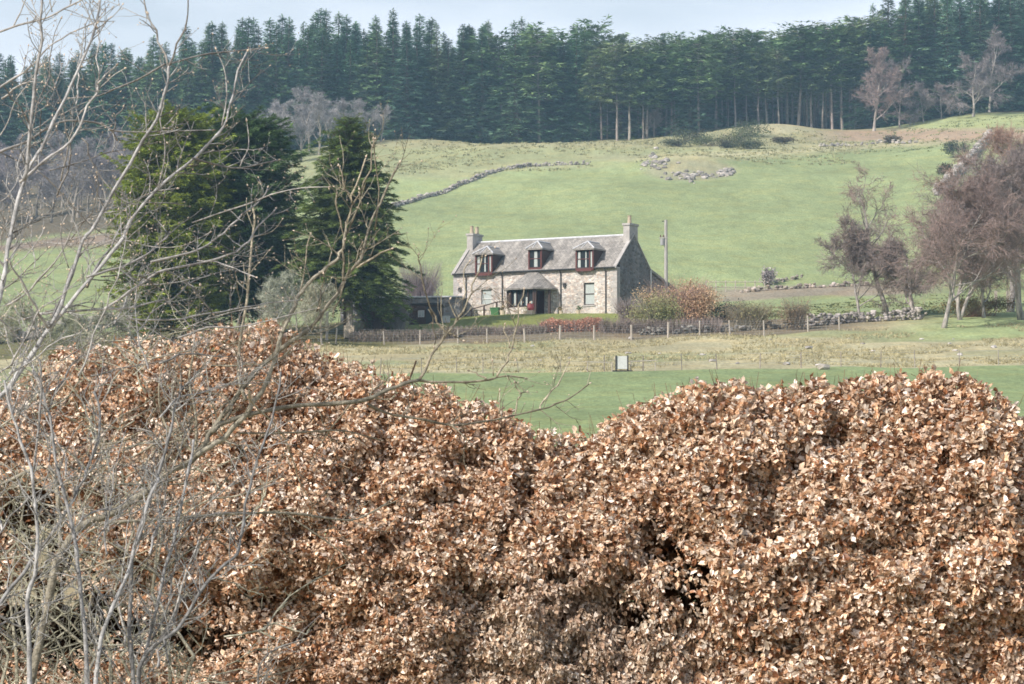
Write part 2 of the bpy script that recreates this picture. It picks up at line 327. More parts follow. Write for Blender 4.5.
# ------------------------------------------------------------------ the ground sheet
GREEN = np.array((.262, .32, .16)); NEARG = np.array((.225, .285, .14)); TAN = np.array((.40, .375, .24)); LAWN = np.array((.21, .24, .08))
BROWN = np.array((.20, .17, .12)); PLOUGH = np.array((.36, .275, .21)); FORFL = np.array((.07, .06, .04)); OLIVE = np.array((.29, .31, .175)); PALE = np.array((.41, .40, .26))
def zone_color(x, y, px, py):
    n1 = vnoise(x, y, 9, 11)-.5; n2 = vnoise(x, y, 2.2, 12)-.5; n3 = vnoise(x, y, 28, 13)-.5
    c = np.tile(NEARG, (len(x), 1))
    def blend(mask, col):
        mask = np.clip(mask, 0, 1)[:, None]; return c*(1-mask) + col*mask
    sm = lambda e0, e1, v: np.clip((v-e0)/(e1-e0), 0, 1)
    # verge and rough grass by the hedge, left part
    c = blend(1-sm(28, 34, y), np.array((.26, .22, .12)))
    c = blend(sm(170, 120, px)*(1-sm(68, 74, y)), np.array((.34, .28, .17)))
    # tan rough pasture
    yb = 148.7+n2*2.2
    c = blend(sm(0, .5, y-yb), TAN*(1+.25*n1[:, None]))
    c = blend(sm(0, 1, y-yb)*sm(.12, .3, n1)*(y < 192), OLIVE)
    c = blend(sm(880, 960, px)*sm(178, 184, y+8*n1)*(y < 207), GREEN*1.25)
    # bank below the house, garden
    c = blend(sm(190, 191.5, y+2*n2)*(1-sm(840, 900, px)), BROWN)
    c = blend(sm(197, 198.5, y+2*n1)*sm(700, 660, px)*sm(330, 350, px), LAWN)
    c = blend(sm(186, 188, y)*sm(420, 380, px), np.array((.15, .15, .07)))
    # the hill
    hill0 = 213+8*sm(660, 760, px)*0
    c = blend(sm(0, 2, y-hill0+n2), GREEN*(1+.18*n3[:, None]))
    c = blend(sm(205.5, 206.5, y)*sm(730, 760, px), GREEN*1.0)
    c = blend(sm(234, 236, y+2*n2)*(1-sm(243, 246, y))*sm(690, 730, px)*(1-sm(900, 960, px)), np.array((.27, .24, .185)))
    # wall line curve and the rougher ground above it
    wl = np.interp(px, [-400, 0, 300, 385, 450, 500, 560, 640, 700, 790, 860, 930, 985, 1100], [250, 238, 225, 210, 190, 174, 165, 163, 163, 160, 152, 147, 140, 130])
    up = np.clip((wl-py)/3+n2, 0, 1)*(y > 250)
    c = blend(up*.75, OLIVE*1.05+n3[:, None]*.05)
    c = blend(up*sm(500, 440, px)*sm(176, 182, py)*(px > 260), GREEN*1.15)
    c = blend(up*sm(300, 260, px)*0.6, GREEN)
    tl = np.interp(px, [385, 640, 760, 900], [150, 158, 153, 143])
    c = blend(np.exp(-((py-tl-2*n1)/3.5)**2)*sm(560, 680, px)*.8*sm(1010, 900, px), PALE)
    c = blend(np.exp(-((py-166)/3.)**2)*sm(640, 560, px)*sm(480, 540, px)*.5, PALE)
    c = blend(up*sm(150, 146, py)*.5, TAN*.9)
    pl = sm(128, 131, py+2*n1)*(1-sm(139, 143, py+2*n2))*sm(800, 850, px)*(y > 300)
    c = blend(pl*.85, PLOUGH)
    c = blend((py < 128+2*n1)*sm(830, 850, px)*(y > 300)*.9, GREEN*1.15+np.array((.02, .01, 0)))
    c = blend(np.clip(1-((px-775)/38)**2-((py-127)/9)**2, 0, 1)*1.5*(y > 350), PALE*.9)
    c = blend(np.clip(1.2-((px-690)/48)**2-((py-170)/11)**2, 0, .6)*(y > 300), np.array((.30, .27, .2)))
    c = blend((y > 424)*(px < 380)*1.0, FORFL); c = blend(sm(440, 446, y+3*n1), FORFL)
    # left field and the brown strip under the grey wood
    c = blend((px < 300)*(y > 285)*(y < 310)*sm(292, 296, y+3*n1)*(1-sm(302, 306, y)), np.array((.25, .21, .17)))
    c = blend((px < 260)*(y > 306)*sm(306, 312, y), np.array((.13, .12, .09)))
    return c
def make_ground():
    pc = np.concatenate([np.linspace(-9000, -900, 16), np.linspace(-700, -140, 15), np.arange(-100, 1126, 4.0), np.linspace(1170, 1700, 15), np.linspace(2000, 10000, 16)])
    ds = [-80, -40, -10, 5, 10, 14]; d = 17.
    while d < 2600:
        ds.append(d); d += .8 if d < 60 else (2 if d < 130 else (.5 if d < 260 else (.9 if d < 450 else max(4, d*.05))))
    ds = np.array(ds); PX, DD = np.meshgrid(pc, ds)
    X = (PX-PW/2)/FOC*np.maximum(DD, 60); x = X.ravel(); y = DD.ravel(); z = ground(x, y)
    px, py = proj(x, np.maximum(y, 17), z)
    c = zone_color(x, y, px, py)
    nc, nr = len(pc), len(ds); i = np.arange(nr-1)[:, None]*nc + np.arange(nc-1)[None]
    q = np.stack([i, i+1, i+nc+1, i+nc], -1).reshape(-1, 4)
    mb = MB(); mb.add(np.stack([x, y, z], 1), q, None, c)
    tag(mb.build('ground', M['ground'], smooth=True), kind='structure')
make_ground()

# ------------------------------------------------------------------ vegetation generators
SPRAY = np.array([[0, 0, 0], [.45, .16, .02], [1, .02, -.08], [.45, -.13, .02],
                  [.15, 0, 0], [.5, .34, -.03], [.85, .5, -.14], [.42, .2, 0],
                  [.15, 0, 0], [.42, -.18, 0], [.8, -.52, -.14], [.5, -.36, -.03]])
SPQ = [(0, 3, 2, 1), (4, 7, 6, 5), (8, 11, 10, 9)]
def conifer(seed, h, Rm, bare=.08, gap=.45, nbr=7, spray=.55, kind='spruce', rag=.25, sub=.42, lean=0., tint=(1, 1, 1), dbl=1, rin=.45, skip=.25, nbr_=0, pw=1.05, slj=.06):
    rg = np.random.default_rng(seed); P = []; D = []; Zs = []; S = []; C = []
    tr = MB(); r0 = h*(.017 if kind == 'spruce' else .0125)
    tz = np.linspace(0, 1, 7); bx = np.cumsum(rg.normal(0, .012*h, 7))*.3; by = np.cumsum(rg.normal(0, .012*h, 7))*.3; bx[0] = by[0] = 0
    tr.tube([(bx[i]+lean*tz[i]*h, by[i], tz[i]*h*(.99 if kind == 'spruce' else .8)-(.4 if i == 0 else 0)) for i in range(7)], r0*(1-tz*.94), 7)
    z = bare*h
    while z < h*.985:
        t = (z-bare*h)/(h*(1-bare)); n = nbr if t < .85 else max(4, nbr-2)
        if kind == 'spruce': L = Rm*((1-t)**pw)*(1.0 if t > .12 else .75+2*t)
        elif kind == 'round': L = Rm*math.sqrt(max(0, 1-((t-.28)/.74)**2))*(1 if t > .28 else .9)
        else: L = Rm*(max(0, math.sin(PI*min(1, (t*.85+.15))))**.6)
        ph = rg.uniform(0, 6.28)
        for k in range(n):
            a = ph+k*2*PI/n+rg.normal(0, .25); l = max(.25, L*(1+rg.normal(0, rag)))
            if kind != 'spruce' and rg.random() < skip: continue
            slope = (.75*t-.12)+rg.normal(0, slj) if kind == 'spruce' else rg.uniform(-.1-slj, .55+slj)
            d = np.array([math.cos(a), math.sin(a), 0]); side = np.array([-d[1], d[0], 0])
            base = np.array([np.interp(z/h, tz, bx)+lean*z, np.interp(z/h, tz, by), z+rg.normal(0, gap*.3)])
            m = max(2, int(l/(spray*sub))); shade = rg.uniform(.75, 1.2)
            ss = np.repeat(np.linspace(.15 if kind == 'spruce' else rin, 1, m), 2*dbl); K = len(ss); w = np.tile([-1., 1.], K//2)
            pp = base+d*(l*ss)[:, None]; pp[:, 2] += slope*l*ss-.28*l*ss*ss*(1 if kind == 'spruce' else .2)
            off = w*rg.uniform(.05, .55, K)*l*(1-ss)*.6
            dd = d+side*(w*rg.uniform(.2, 1.1, K))[:, None]; dd[:, 2] += rg.normal(-.12 if t < .8 else .3, .22, K)
            P.append(pp+side*off[:, None]+rg.normal(0, .09*spray, (K, 3))); D.append(dd); Zs.append(np.array([0, 0, 1.])+rg.normal(0, .35, (K, 3)))
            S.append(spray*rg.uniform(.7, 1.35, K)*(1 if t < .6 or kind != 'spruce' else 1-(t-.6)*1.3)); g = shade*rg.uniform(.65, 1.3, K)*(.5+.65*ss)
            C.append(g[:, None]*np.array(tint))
            if l > 1.0: tr.tube([base, base+d*l*.5+np.array([0, 0, slope*l*.5-.07*l]), base+d*l*.9+np.array([0, 0, slope*l*.9-.23*l])], [r0*.22, r0*.13, r0*.04], 3, cap=False)
        z += gap*rg.uniform(.7, 1.25)*(1 if t < .8 else .7)
    if kind == 'spruce':
        for s in range(7):
            P.append(np.array([[bx[-1]+lean*h, by[-1], h*(.95+.05*s/7)]])); D.append((rg.normal(0, .3, 3)+np.array([0, 0, 1.2]))[None]); Zs.append(rg.normal(0, 1, (1, 3))); S.append(np.array([spray*.6])); C.append(np.ones((1, 3)))
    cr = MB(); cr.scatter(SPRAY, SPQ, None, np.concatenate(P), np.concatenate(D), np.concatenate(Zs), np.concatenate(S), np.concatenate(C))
    if bare > .25:
        for i in range(26):
            z = rg.uniform(.12, bare)*h; a = rg.uniform(0, 6.28); l = rg.uniform(.4, 1.6)
            tr.tube([(0, 0, z), (math.cos(a)*l, math.sin(a)*l, z+rg.uniform(-.3, .2))], [r0*.15, .01], 3, cap=False)
    return tr, cr

def bare_tree(seed, h, spread, n1=9, n2=6, n3=6, n4=6, n5=4, tw=.011, fork=.3, droop=.0, up=.35, r0=None, tint=(1, 1, 1), lean=(0, 0), stems=1, wander=.12):
    """deciduous tree in winter: trunk mesh (limbs as tubes), twig mesh (fine ribbons)"""
    rg = np.random.default_rng(seed); tr = MB(); r0 = (r0 or h*.022)*.78
    segs = []
    def poly(p, d, L, n, wob, trop):
        pts = [p.copy()]; d = d/np.linalg.norm(d)
        for i in range(n):
            d = d+rg.normal(0, wob, 3)+np.array([0, 0, trop]); d /= np.linalg.norm(d); p = p+d*L/n; pts.append(p.copy())
        return np.array(pts), d
    def point(pts, s):
        f = s*(len(pts)-1); i = min(int(f), len(pts)-2); return pts[i]+(pts[i+1]-pts[i])*(f-i), pts[i+1]-pts[i]
    def child(dirv, ang):
        d = dirv/np.linalg.norm(dirv); r = rg.normal(size=3); r -= d*r.dot(d); r /= np.linalg.norm(r)
        return d*math.cos(ang)+r*math.sin(ang)
    P0 = []; P1 = []; W0 = []; W1 = []; CC = []
    for st in range(stems):
        d0 = np.array([lean[0]+(rg.normal(0, .25) if stems > 1 else 0), lean[1], 1.]); b0 = np.array([rg.normal(0, .25) if stems > 1 else 0, rg.normal(0, .2) if stems > 1 else 0, -.3])
        trunk, dd = poly(b0, d0, h*.86, 8, wander*.6, .05)
        ra = r0*(1-np.linspace(0, 1, 9)*.85); ra[0] *= 1.35
        tr.tube(trunk, ra, 8)
        for a in range(n1):
            s = fork+(1-fork)*(a+rg.random()*.8)/n1; p, dv = point(trunk, min(s, 1)); L1 = spread*(1.25-.75*(s-fork)/(1-fork))*rg.uniform(.75, 1.15)
            l1, _ = poly(p, child(dv, rg.uniform(.55, 1.05)), L1, 6, wander, up*.3); r1 = r0*(1-s*.8)*.55
            tr.tube(l1, r1*(1-np.linspace(0, 1, 7)*.8), 5, cap=False)
            for b in range(n2):
                s2 = .2+.8*(b+rg.random())/n2; p2, dv2 = point(l1, min(s2, 1)); L2 = L1*.5*(1.2-.5*s2)*rg.uniform(.7, 1.2)
                l2, _ = poly(p2, child(dv2, rg.uniform(.4, .9)), L2, 4, wander*1.3, up*.2-droop*.1)
                r2 = r1*(1-s2*.7)*.5+.006; tr.tube(l2, r2*(1-np.linspace(0, 1, 5)*.8), 3, cap=False)
                for c in range(n3):
                    p3, dv3 = point(l2, min(1, .15+.85*(c+rg.random())/n3)); L3 = L2*.55*rg.uniform(.6, 1.2)
                    l3, _ = poly(p3, child(dv3, rg.uniform(.3, .9)), L3, 3, wander*1.3, -droop*.4+.04); segs.append((l3, L3))
    T3 = np.array([q[0] for q in segs]); L3 = np.array([q[1] for q in segs]); k3 = len(T3); g = rg.uniform(.75, 1.2, k3)
    def addr(a, b, w0, w1, g_): P0.append(a); P1.append(b); W0.append(np.full(len(a), w0)); W1.append(np.full(len(a), w1)); CC.append(g_[:, None]*np.array(tint))
    for j in range(3): addr(T3[:, j], T3[:, j+1], tw*(1.2-.2*j), tw*(1-.2*j), g)
    def kids(a, b, L, n, g_, spread_, dr):
        a = np.repeat(a, n, 0); b = np.repeat(b, n, 0); L = np.repeat(L, n); g_ = np.repeat(g_, n)*rg.uniform(.8, 1.2, len(L)); f = rg.random((len(L), 1)); p = a+(b-a)*f
        d = b-a; d /= np.linalg.norm(d, axis=1)[:, None]+1e-9; r = rg.normal(size=d.shape); r -= d*(r*d).sum(1)[:, None]; r /= np.linalg.norm(r, axis=1)[:, None]+1e-9
        an = rg.uniform(.3, .95, (len(L), 1))*spread_; d = d*np.cos(an)+r*np.sin(an); d[:, 2] -= dr; d /= np.linalg.norm(d, axis=1)[:, None]; return p, d, L, g_
    A_ = np.concatenate([T3[:, 0], T3[:, 1], T3[:, 2]]); B_ = np.concatenate([T3[:, 1], T3[:, 2], T3[:, 3]])
    p, d, L4, g4 = kids(A_, B_, np.tile(L3, 3), max(1, round(n4/3)), np.tile(g, 3), 1., droop*.5); L4 = np.maximum(.25, L4*.6*rg.uniform(.6, 1.3, len(L4)))
    m_ = p+d*(L4*.5)[:, None]; e_ = m_+(d+rg.normal(0, wander*1.5, d.shape)+np.array([0, 0, -droop]))*(L4*.5)[:, None]
    addr(p, m_, tw*.8, tw*.7, g4); addr(m_, e_, tw*.7, tw*.5, g4)
    p5, d5, L5, g5 = kids(np.concatenate([p, m_]), np.concatenate([m_, e_]), np.tile(L4, 2), max(1, round(n5/2)), np.tile(g4, 2), 1., droop*1.3)
    addr(p5, p5+d5*(L5*.6*rg.uniform(.6, 1.3, len(L5)))[:, None], tw*.6, tw*.35, g5)
    P0, P1, W0, W1, CC = map(np.concatenate, (P0, P1, W0, W1, CC))
    tg = MB(); tg.ribbons(np.array(P0), np.array(P1), np.array(W0), np.array(W1), np.array(CC))
    return tr, tg

LT = np.array([[0, 0, 0], [.5, .3, .05], [1, 0, -.05], [.5, -.3, .05]]); LQ = [(0, 3, 2, 1)]
def bush(seed, w, d, h, cols, n=2500, size=.16, lumps=7, twigs=400, upright=0., twigcol=(.5, .42, .36)):
    rg = np.random.default_rng(seed); P = []; 
    cen = [(rg.uniform(-.5, .5)*w*.75, rg.uniform(-.5, .5)*d*.6, h*rg.uniform(.3, .62), rg.uniform(.24, .42)) for _ in range(lumps)]
    cols = np.array(cols); m = MB(); Pn = []; Cn = []; 
    for (cx, cy, cz, r) in cen:
        k = n//lumps; u = rg.normal(size=(k, 3)); u /= np.linalg.norm(u, axis=1)[:, None]; rad = rg.random(k)**.4
        p = np.array([cx, cy, cz])+u*rad[:, None]*np.array([w*r, d*r*1.1, h*r*1.15])*(1+.2*rg.normal(size=(k, 1))); base = cols[rg.integers(len(cols))]
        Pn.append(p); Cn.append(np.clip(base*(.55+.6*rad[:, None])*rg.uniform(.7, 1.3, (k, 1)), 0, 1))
    Pn = np.concatenate(Pn); Cn = np.concatenate(Cn); Pn[:, 2] = np.abs(Pn[:, 2])
    k = len(Pn); D = rg.normal(size=(k, 3))+np.array([0, 0, .4+upright]); Z = rg.normal(size=(k, 3))
    m.scatter(LT, LQ, None, Pn, D, Z, size*rg.uniform(.5, 1.4, k), Cn)
    t = MB(); a = rg.uniform(0, 6.28, twigs); p0 = np.stack([rg.normal(0, w*.12, twigs), rg.normal(0, d*.12, twigs), np.zeros(twigs)-.1], 1)
    p1 = np.stack([rg.uniform(-.52, .52, twigs)*w, rg.uniform(-.5, .5, twigs)*d, h*rg.uniform(.6, 1.08, twigs)], 1); mid = (p0+p1)/2+np.stack([0*a, 0*a, h*.12+0*a], 1)
    t.ribbons(p0, mid, .011, .008, np.array(twigcol)); t.ribbons(mid, p1, .007, .003, np.array(twigcol))
    return m, t
def add_bush(name, label, cat, loc, args, group=None, twigmat='greytwig'):
    o = thing(name, label, cat, loc, 0, group); m, t = bush(*args[0], **args[1])
    m.build('foliage', M['bushleaf'], o); t.build('twigs', M[twigmat], o); return o

_t = (1+5**.5)/2
ICO = np.array([(-1, _t, 0), (1, _t, 0), (-1, -_t, 0), (1, -_t, 0), (0, -1, _t), (0, 1, _t), (0, -1, -_t), (0, 1, -_t), (_t, 0, -1), (_t, 0, 1), (-_t, 0, -1), (-_t, 0, 1)], float)/1.9*.5
ICF = [(0, 11, 5), (0, 5, 1), (0, 1, 7), (0, 7, 10), (0, 10, 11), (1, 5, 9), (5, 11, 4), (11, 10, 2), (10, 7, 6), (7, 1, 8), (3, 9, 4), (3, 4, 2), (3, 2, 6), (3, 6, 8), (3, 8, 9), (4, 9, 5), (2, 4, 11), (6, 2, 10), (8, 6, 7), (9, 8, 1)]
def rough_stone(mb, c, s, rg, col):
    v = ICO*rg.uniform(.72, 1.25, (12, 1)); v = np.clip(v, -.42, .42)*1.25*np.array(s); a = rg.uniform(0, 6.28); ca, sa = math.cos(a), math.sin(a)
    v = np.stack([v[:, 0]*ca-v[:, 1]*sa, v[:, 0]*sa+v[:, 1]*ca, v[:, 2]], 1)+np.array(c)
    mb.add(v, None, ICF, c=col)
def dry_wall(name, label, pts, h, step, size, seed, cat='stone wall', gaps=.0, thick=.5, bright=(1, 1, 1), prof=None):
    rg = np.random.default_rng(seed); mb = MB(); P = [np.array(p) for p in pts]; s = 0
    for a, b in zip(P[:-1], P[1:]):
        L = np.linalg.norm((b-a)[:2]); n = max(1, int(L/step))
        for i in range(n):
            t = i/n; p = a+(b-a)*t; g = gz(p[0], p[1]); s += 1
            hh = h*(.75+.5*float(vnoise(p[0], p[1], 3, seed)[()] if np.ndim(vnoise(p[0], p[1], 3, seed)) == 0 else 0.5))
            if rg.random() < gaps: hh *= .45
            z = 0
            while z < hh:
                sz = size*rg.uniform(.6, 1.35); k = rg.uniform(.55, 1.3)
                rough_stone(mb, (p[0]+rg.normal(0, thick*.25), p[1]+rg.normal(0, thick*.25), g+z+sz*.3), (sz*1.25, sz, sz*.8), rg, (k*bright[0], k*bright[1], k*bright[2]*rg.uniform(.92, 1.04)))
                z += sz*.62
    o = mb.build(name, M['stone']); return tag(o, label, cat)

# ------------------------------------------------------------------ the conifer wood on the skyline
def build_forest():
    spr = []
    for i in range(6):
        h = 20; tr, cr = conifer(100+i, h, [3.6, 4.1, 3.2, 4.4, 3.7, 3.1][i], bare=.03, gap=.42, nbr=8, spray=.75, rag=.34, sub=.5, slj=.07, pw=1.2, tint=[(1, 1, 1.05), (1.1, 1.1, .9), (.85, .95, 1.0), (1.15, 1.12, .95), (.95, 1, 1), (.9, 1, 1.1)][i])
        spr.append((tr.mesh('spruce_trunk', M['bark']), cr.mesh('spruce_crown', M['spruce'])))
    pin = []
    for i in range(5):
        tr, cr = conifer(200+i, 17, [2.6, 2.9, 2.4, 3.2, 2.7][i], bare=[.4, .48, .36, .42, .5][i], gap=.5, nbr=7, spray=.95, kind='round', rag=.3, sub=.5, tint=(1.1, 1.1, .9), rin=.12, nbr_=0)
        pin.append((tr.mesh('pine_trunk', M['pinebark']), cr.mesh('pine_crown', M['pine'])))
    rg = random.Random(7)
    rows = [(431, 13), (438, 13), (446, 15), (456, 17), (470, 18), (488, 24), (510, 26)]
    k = 0
    topline = ([-60, 0, 60, 130, 215, 300, 330, 400, 460, 560, 640, 700, 780, 840, 865, 900, 960, 1080], [56, 56, 52, 42, 24, 14, 10, 14, 25, 18, 38, 36, 30, 28, 12, -12, -20, -26])
    for ri, (Y, step) in enumerate(rows):
        px = -50+rg.uniform(0, step)
        while px < 1075:
            y = Y+rg.uniform(-3, 3)
            if px > 855: y += 12+ (px-855)*.06
            elif px > 700: y += 10
            elif px < 380: y += 2
            p = gp(px, y); bpy_ = proj(*p)[1]
            top = np.interp(px, topline[0], topline[1])+rg.uniform(-8, 26)
            if 590 < px < 870 and ri < 3: px -= step*.42
            pine = 590 < px < 870 and rg.random() < .85 or (480 < px <= 590 and rg.random() < .2)
            if ri >= 4: pine = False; top += 14
            h = max(9, (bpy_-top)*y/FOC)
            lib = pin if pine else spr; tm, cm = lib[rg.randrange(len(lib))]; h0 = 17 if pine else 20
            s = h/h0; w = min(s, 1.2)*rg.uniform(.95, 1.6)
            if pine: name, lab, grp = 'pine_tree', 'tall bare-stemmed green pine in the skyline wood', 'pines of the skyline wood'
            elif px > 860: name, lab, grp = 'spruce_tree', 'tall dark spruce on the rising ground at the top right', 'spruces on the rising right end of the wood'
            else: name, lab, grp = 'spruce_tree', 'pointed dark green spruce in the skyline wood', 'spruces of the skyline wood'
            o = thing(name, lab, 'tree', p-Vector((0, 0, .3)), rg.uniform(0, 6.28), grp); o.scale = (w, w, s)
            for nm, me in (('trunk', tm), ('crown', cm)):
                c = bpy.data.objects.new(nm, me); COL.objects.link(c); c.parent = o
            k += 1; px += step*rg.uniform(.65, 1.35)*(1.0 if px < 600 else 1.05)
    # grey leafless woods at the left and along the edge of the conifers
    vs = []
    for i in range(4):
        tr, tg = bare_tree(300+i, 9, 2.9, 9, 6, 6, 5, 3, tw=.014, fork=.15, up=.75, tint=[(.98, 1, 1.04), (1.15, 1.17, 1.2), (.85, .84, .9), (.95, .95, .98)][i])
        vs.append((tr.mesh('bare_trunk', M['palebark']), tg.mesh('bare_crown', M['greytwig'])))
    def put(px, Y, h, v, name, lab, grp=None, ws=1., tint=None):
        p = gp(px, Y); o = thing(name, lab, 'tree', p, rg.uniform(0, 6.28), grp); s = h/9; o.scale = (s*ws, s*ws, s)
        for nm, me in (('trunk', v[0]), ('crown', v[1])):
            c = bpy.data.objects.new(nm, me); COL.objects.link(c); c.parent = o
    for ri, (Y, n) in enumerate(((325, 14), (340, 13), (356, 12), (374, 11))):
        for i in range(n):
            px = -30+i*(275/n)+rg.uniform(-7, 7)
            put(px, Y+rg.uniform(-5, 5), rg.uniform(7, 10.5), vs[rg.randrange(4)], 'leafless_tree', 'grey leafless tree in the low wood beyond the left field', 'leafless trees beyond the left field', 1.15)
    for px, Y, h in ((262, 400, 8.5), (282, 408, 10), (300, 402, 9.5), (318, 410, 10), (272, 414, 9), (308, 416, 10.5), (330, 414, 8.5), (350, 416, 8), (366, 418, 7.5), (380, 420, 6)):
        put(px, Y, h, vs[1], 'leafless_tree', 'pale grey leafless tree between the two dark firs and the wood', 'pale leafless trees behind the firs', 1.2)
    rt = []
    for i in range(3):
        tr, tg = bare_tree(330+i, 9, 3.2, 11, 7, 7, 6, 4, tw=.018, fork=.12, up=.25, droop=.05, tint=[(1.05, .88, .82), (.95, .88, .88), (1.0, .9, .84)][i])
        rt.append((tr.mesh('rusty_trunk', M['birchbark']), tg.mesh('rusty_crown', M['greytwig'])))
    for px, Y, h, ws, v, lab in ((418, 430, 6.5, .8, 0, 'small rusty leafless tree at the foot of the wood above the left knoll'), (545, 431, 5.5, 1., 1, 'low rusty leafless tree at the middle of the wood edge'),
                              (655, 431, 6, .9, 2, 'rusty leafless tree at the wood edge above the rock outcrop'), (876, 432, 13.5, 1.0, 0, 'tall rust-twigged birch with white stem in front of the wood'),
                              (902, 434, 11, .7, 1, 'slim grey birch just right of the tall rust-twigged birch'),
                              (926, 438, 6.5, 1.0, 1, 'low mauve leafless tree at the foot of the right spruces'),
                              (944, 440, 6.0, 1.1, 2, 'second low mauve leafless tree at the foot of the spruces'),
                              (976, 436, 9.5, 1.35, 1, 'broad grey-mauve leafless tree in front of the right spruces'),
                              (992, 446, 13, 1.0, 1, 'tall mauve leafless crown behind the broad grey-mauve tree')):
        put(px, Y, h, rt[v], 'leafless_tree', lab, None, ws)
build_forest()

# ------------------------------------------------------------------ haze in the valley
hz = MB(); hz.box(-300, 300, 70, 500, -20, 130); hzm = bpy.data.materials.new('valley haze'); hzm.use_nodes = True
nt = hzm.node_tree; nt.nodes.clear(); vo = nt.nodes.new('ShaderNodeVolumeScatter'); vo.inputs['Color'].default_value = (.46, .76, 1, 1)
vo.inputs['Density'].default_value = .00045; vo.inputs['Anisotropy'].default_value = 0
oo = nt.nodes.new('ShaderNodeOutputMaterial'); nt.links.new(vo.outputs[0], oo.inputs['Volume'])
tag(hz.build('haze', hzm), 'thin blue haze filling the valley', 'haze', kind='stuff')

# ------------------------------------------------------------------ near firs
def fir(name_label, px, Y, topy, Rm, seed, kind='spruce', tint=(1, 1, 1), bare=.06, spray=.40, gap=.2, nbr=13, basepx=None, rag=.2, sub=.4, pw=.62):
    p = gp(px, Y); h = at(px, topy, Y).z-p.z
    tr, cr = conifer(seed, h, Rm, bare=bare, gap=gap, nbr=nbr, spray=spray, kind=kind, rag=rag, sub=sub, tint=tint, dbl=2, rin=.3, skip=.08, pw=pw, slj=.2)
    o = thing('fir_tree', name_label, 'tree', p); tr.build('trunk', M['bark'], o); cr.build('crown', M['fir'], o); return o
fir('broad yellow-green fir, the left one of the pair behind the shrub', 172, 196, 114, 4.2, 11, 'round', (3.0, 2.6, 1.0), bare=.04, rag=.16)
fir('broad dark blue-green fir overlapping the yellow-green one', 240, 200, 118, 4.3, 12, 'round', (1.4, 1.6, 1.25), bare=.10, rag=.2)
fir('dark conical fir with a brown-tipped top left of the house', 347, 196, 115, 4.2, 13, 'spruce', (1.75, 1.7, 1.05), bare=.2, rag=.2, spray=.38)
p = gp(349, 194.5); mb = MB(); mb.tube([(0, 0, 0), (.03, 0, 1.1), (0, 0, 2.6)], [.3, .26, .22], 8)
o = thing('tree_stump', 'grey dead trunk with whitened foot under the conical fir', 'tree trunk', p); mb.build('trunk', M['palebark'], o)
mb = MB(); mb.box(-.36, .36, -.36, .3, 0, .85); mb.build('white_base', M['cream'], o)
mb = MB(); mb.tube([(0, 0, -.2), (.02, 0, 2.0)], [.11, .1], 7); o = mb.build('post', M['fencewood']); o.location = gp(326.5, 193); tag(o, 'round pale wooden post left of the whitened trunk', 'post')

# ------------------------------------------------------------------ birches at the right
def birch(label, px, basey, topy, spread, seed, lean=(0, 0), stems=1, dens=(9, 7, 7, 6, 4), tint=(1, 1, 1), tw=.012, bark='birchbark', fork=.28, droop=.16, off=0, up=.4, r0=None):
    p = hit(px, basey) ; h = (basey-topy)*p.y/FOC; spread *= 1.35; tw *= 1.1; fork = min(fork*.6, .3); up *= .3; droop *= .5
    tr, tg = bare_tree(seed, h, spread, dens[0]+4, dens[1]+1, dens[2], dens[3]+3, dens[4]+1, tw=tw, fork=fork, droop=droop, up=up, tint=tint, lean=lean, stems=stems, r0=r0, wander=.2)
    o = thing('birch_tree', label, 'tree', p); tr.build('trunk', M[bark], o, True); tg.build('crown', M['birchtwig'], o); return o
birch('small leaning birch with dense crown at the left of the group', 862, 317, 222, 2.3, 21, (-.3, 0), dens=(12, 7, 6, 5, 4), tint=(.95, .95, .95))
birch('white-stemmed birch with open high crown', 888, 316, 156, 2.9, 22, (-.04, 0), dens=(6, 4, 5, 3, 3), fork=.42, tw=.012, tint=(1.1, 1.05, 1))
birch('pale thick-footed birch behind the stone wall', 913, 318, 228, 2.0, 23, (.03, 0), r0=.26)
birch('nearest birch with curved stem leaning right over the short grass', 943, 328, 184, 4.0, 24, (.06, 0), dens=(10, 7, 7, 6, 4), r0=.22, fork=.3, tint=(1.05, .95, .95))
birch('twin-stemmed birch just right of the curved one', 960, 320, 186, 3.5, 25, (.05, .1), stems=2, dens=(8, 6, 6, 6, 4), r0=.2)
birch('large grey birch cut off by the right picture edge', 1022, 320, 140, 4.2, 26, (-.05, 0), dens=(11, 7, 7, 6, 4), r0=.3, tint=(.95, .95, 1))
birch('tall rust-coloured birch behind the grey one', 1010, 312, 122, 3.6, 27, (.05, .1), dens=(10, 7, 7, 6, 4), tint=(1.12, .97, .86))
birch('rusty birch on the slope beside the ruined wall', 1034, 292, 118, 3.6, 28, (0, 0), dens=(10, 7, 7, 6, 4), tint=(1.25, 1.0, .88))
birch('dark low birch between the curved and the grey one', 984, 318, 210, 3.0, 29, (0, 0), dens=(10, 7, 7, 6, 4), tint=(.9, .85, .9))
for i, (px, lab) in enumerate(((996, 'pale gate post under the birches, the left one'), (1008, 'pale gate post beside the right picture edge'))):
    mb = MB(); mb.box(-.1, .1, -.1, .1, -.2, 1.5); o = mb.build('post', M['fencewood']); o.location = hit(px, 311); tag(o, lab, 'post')

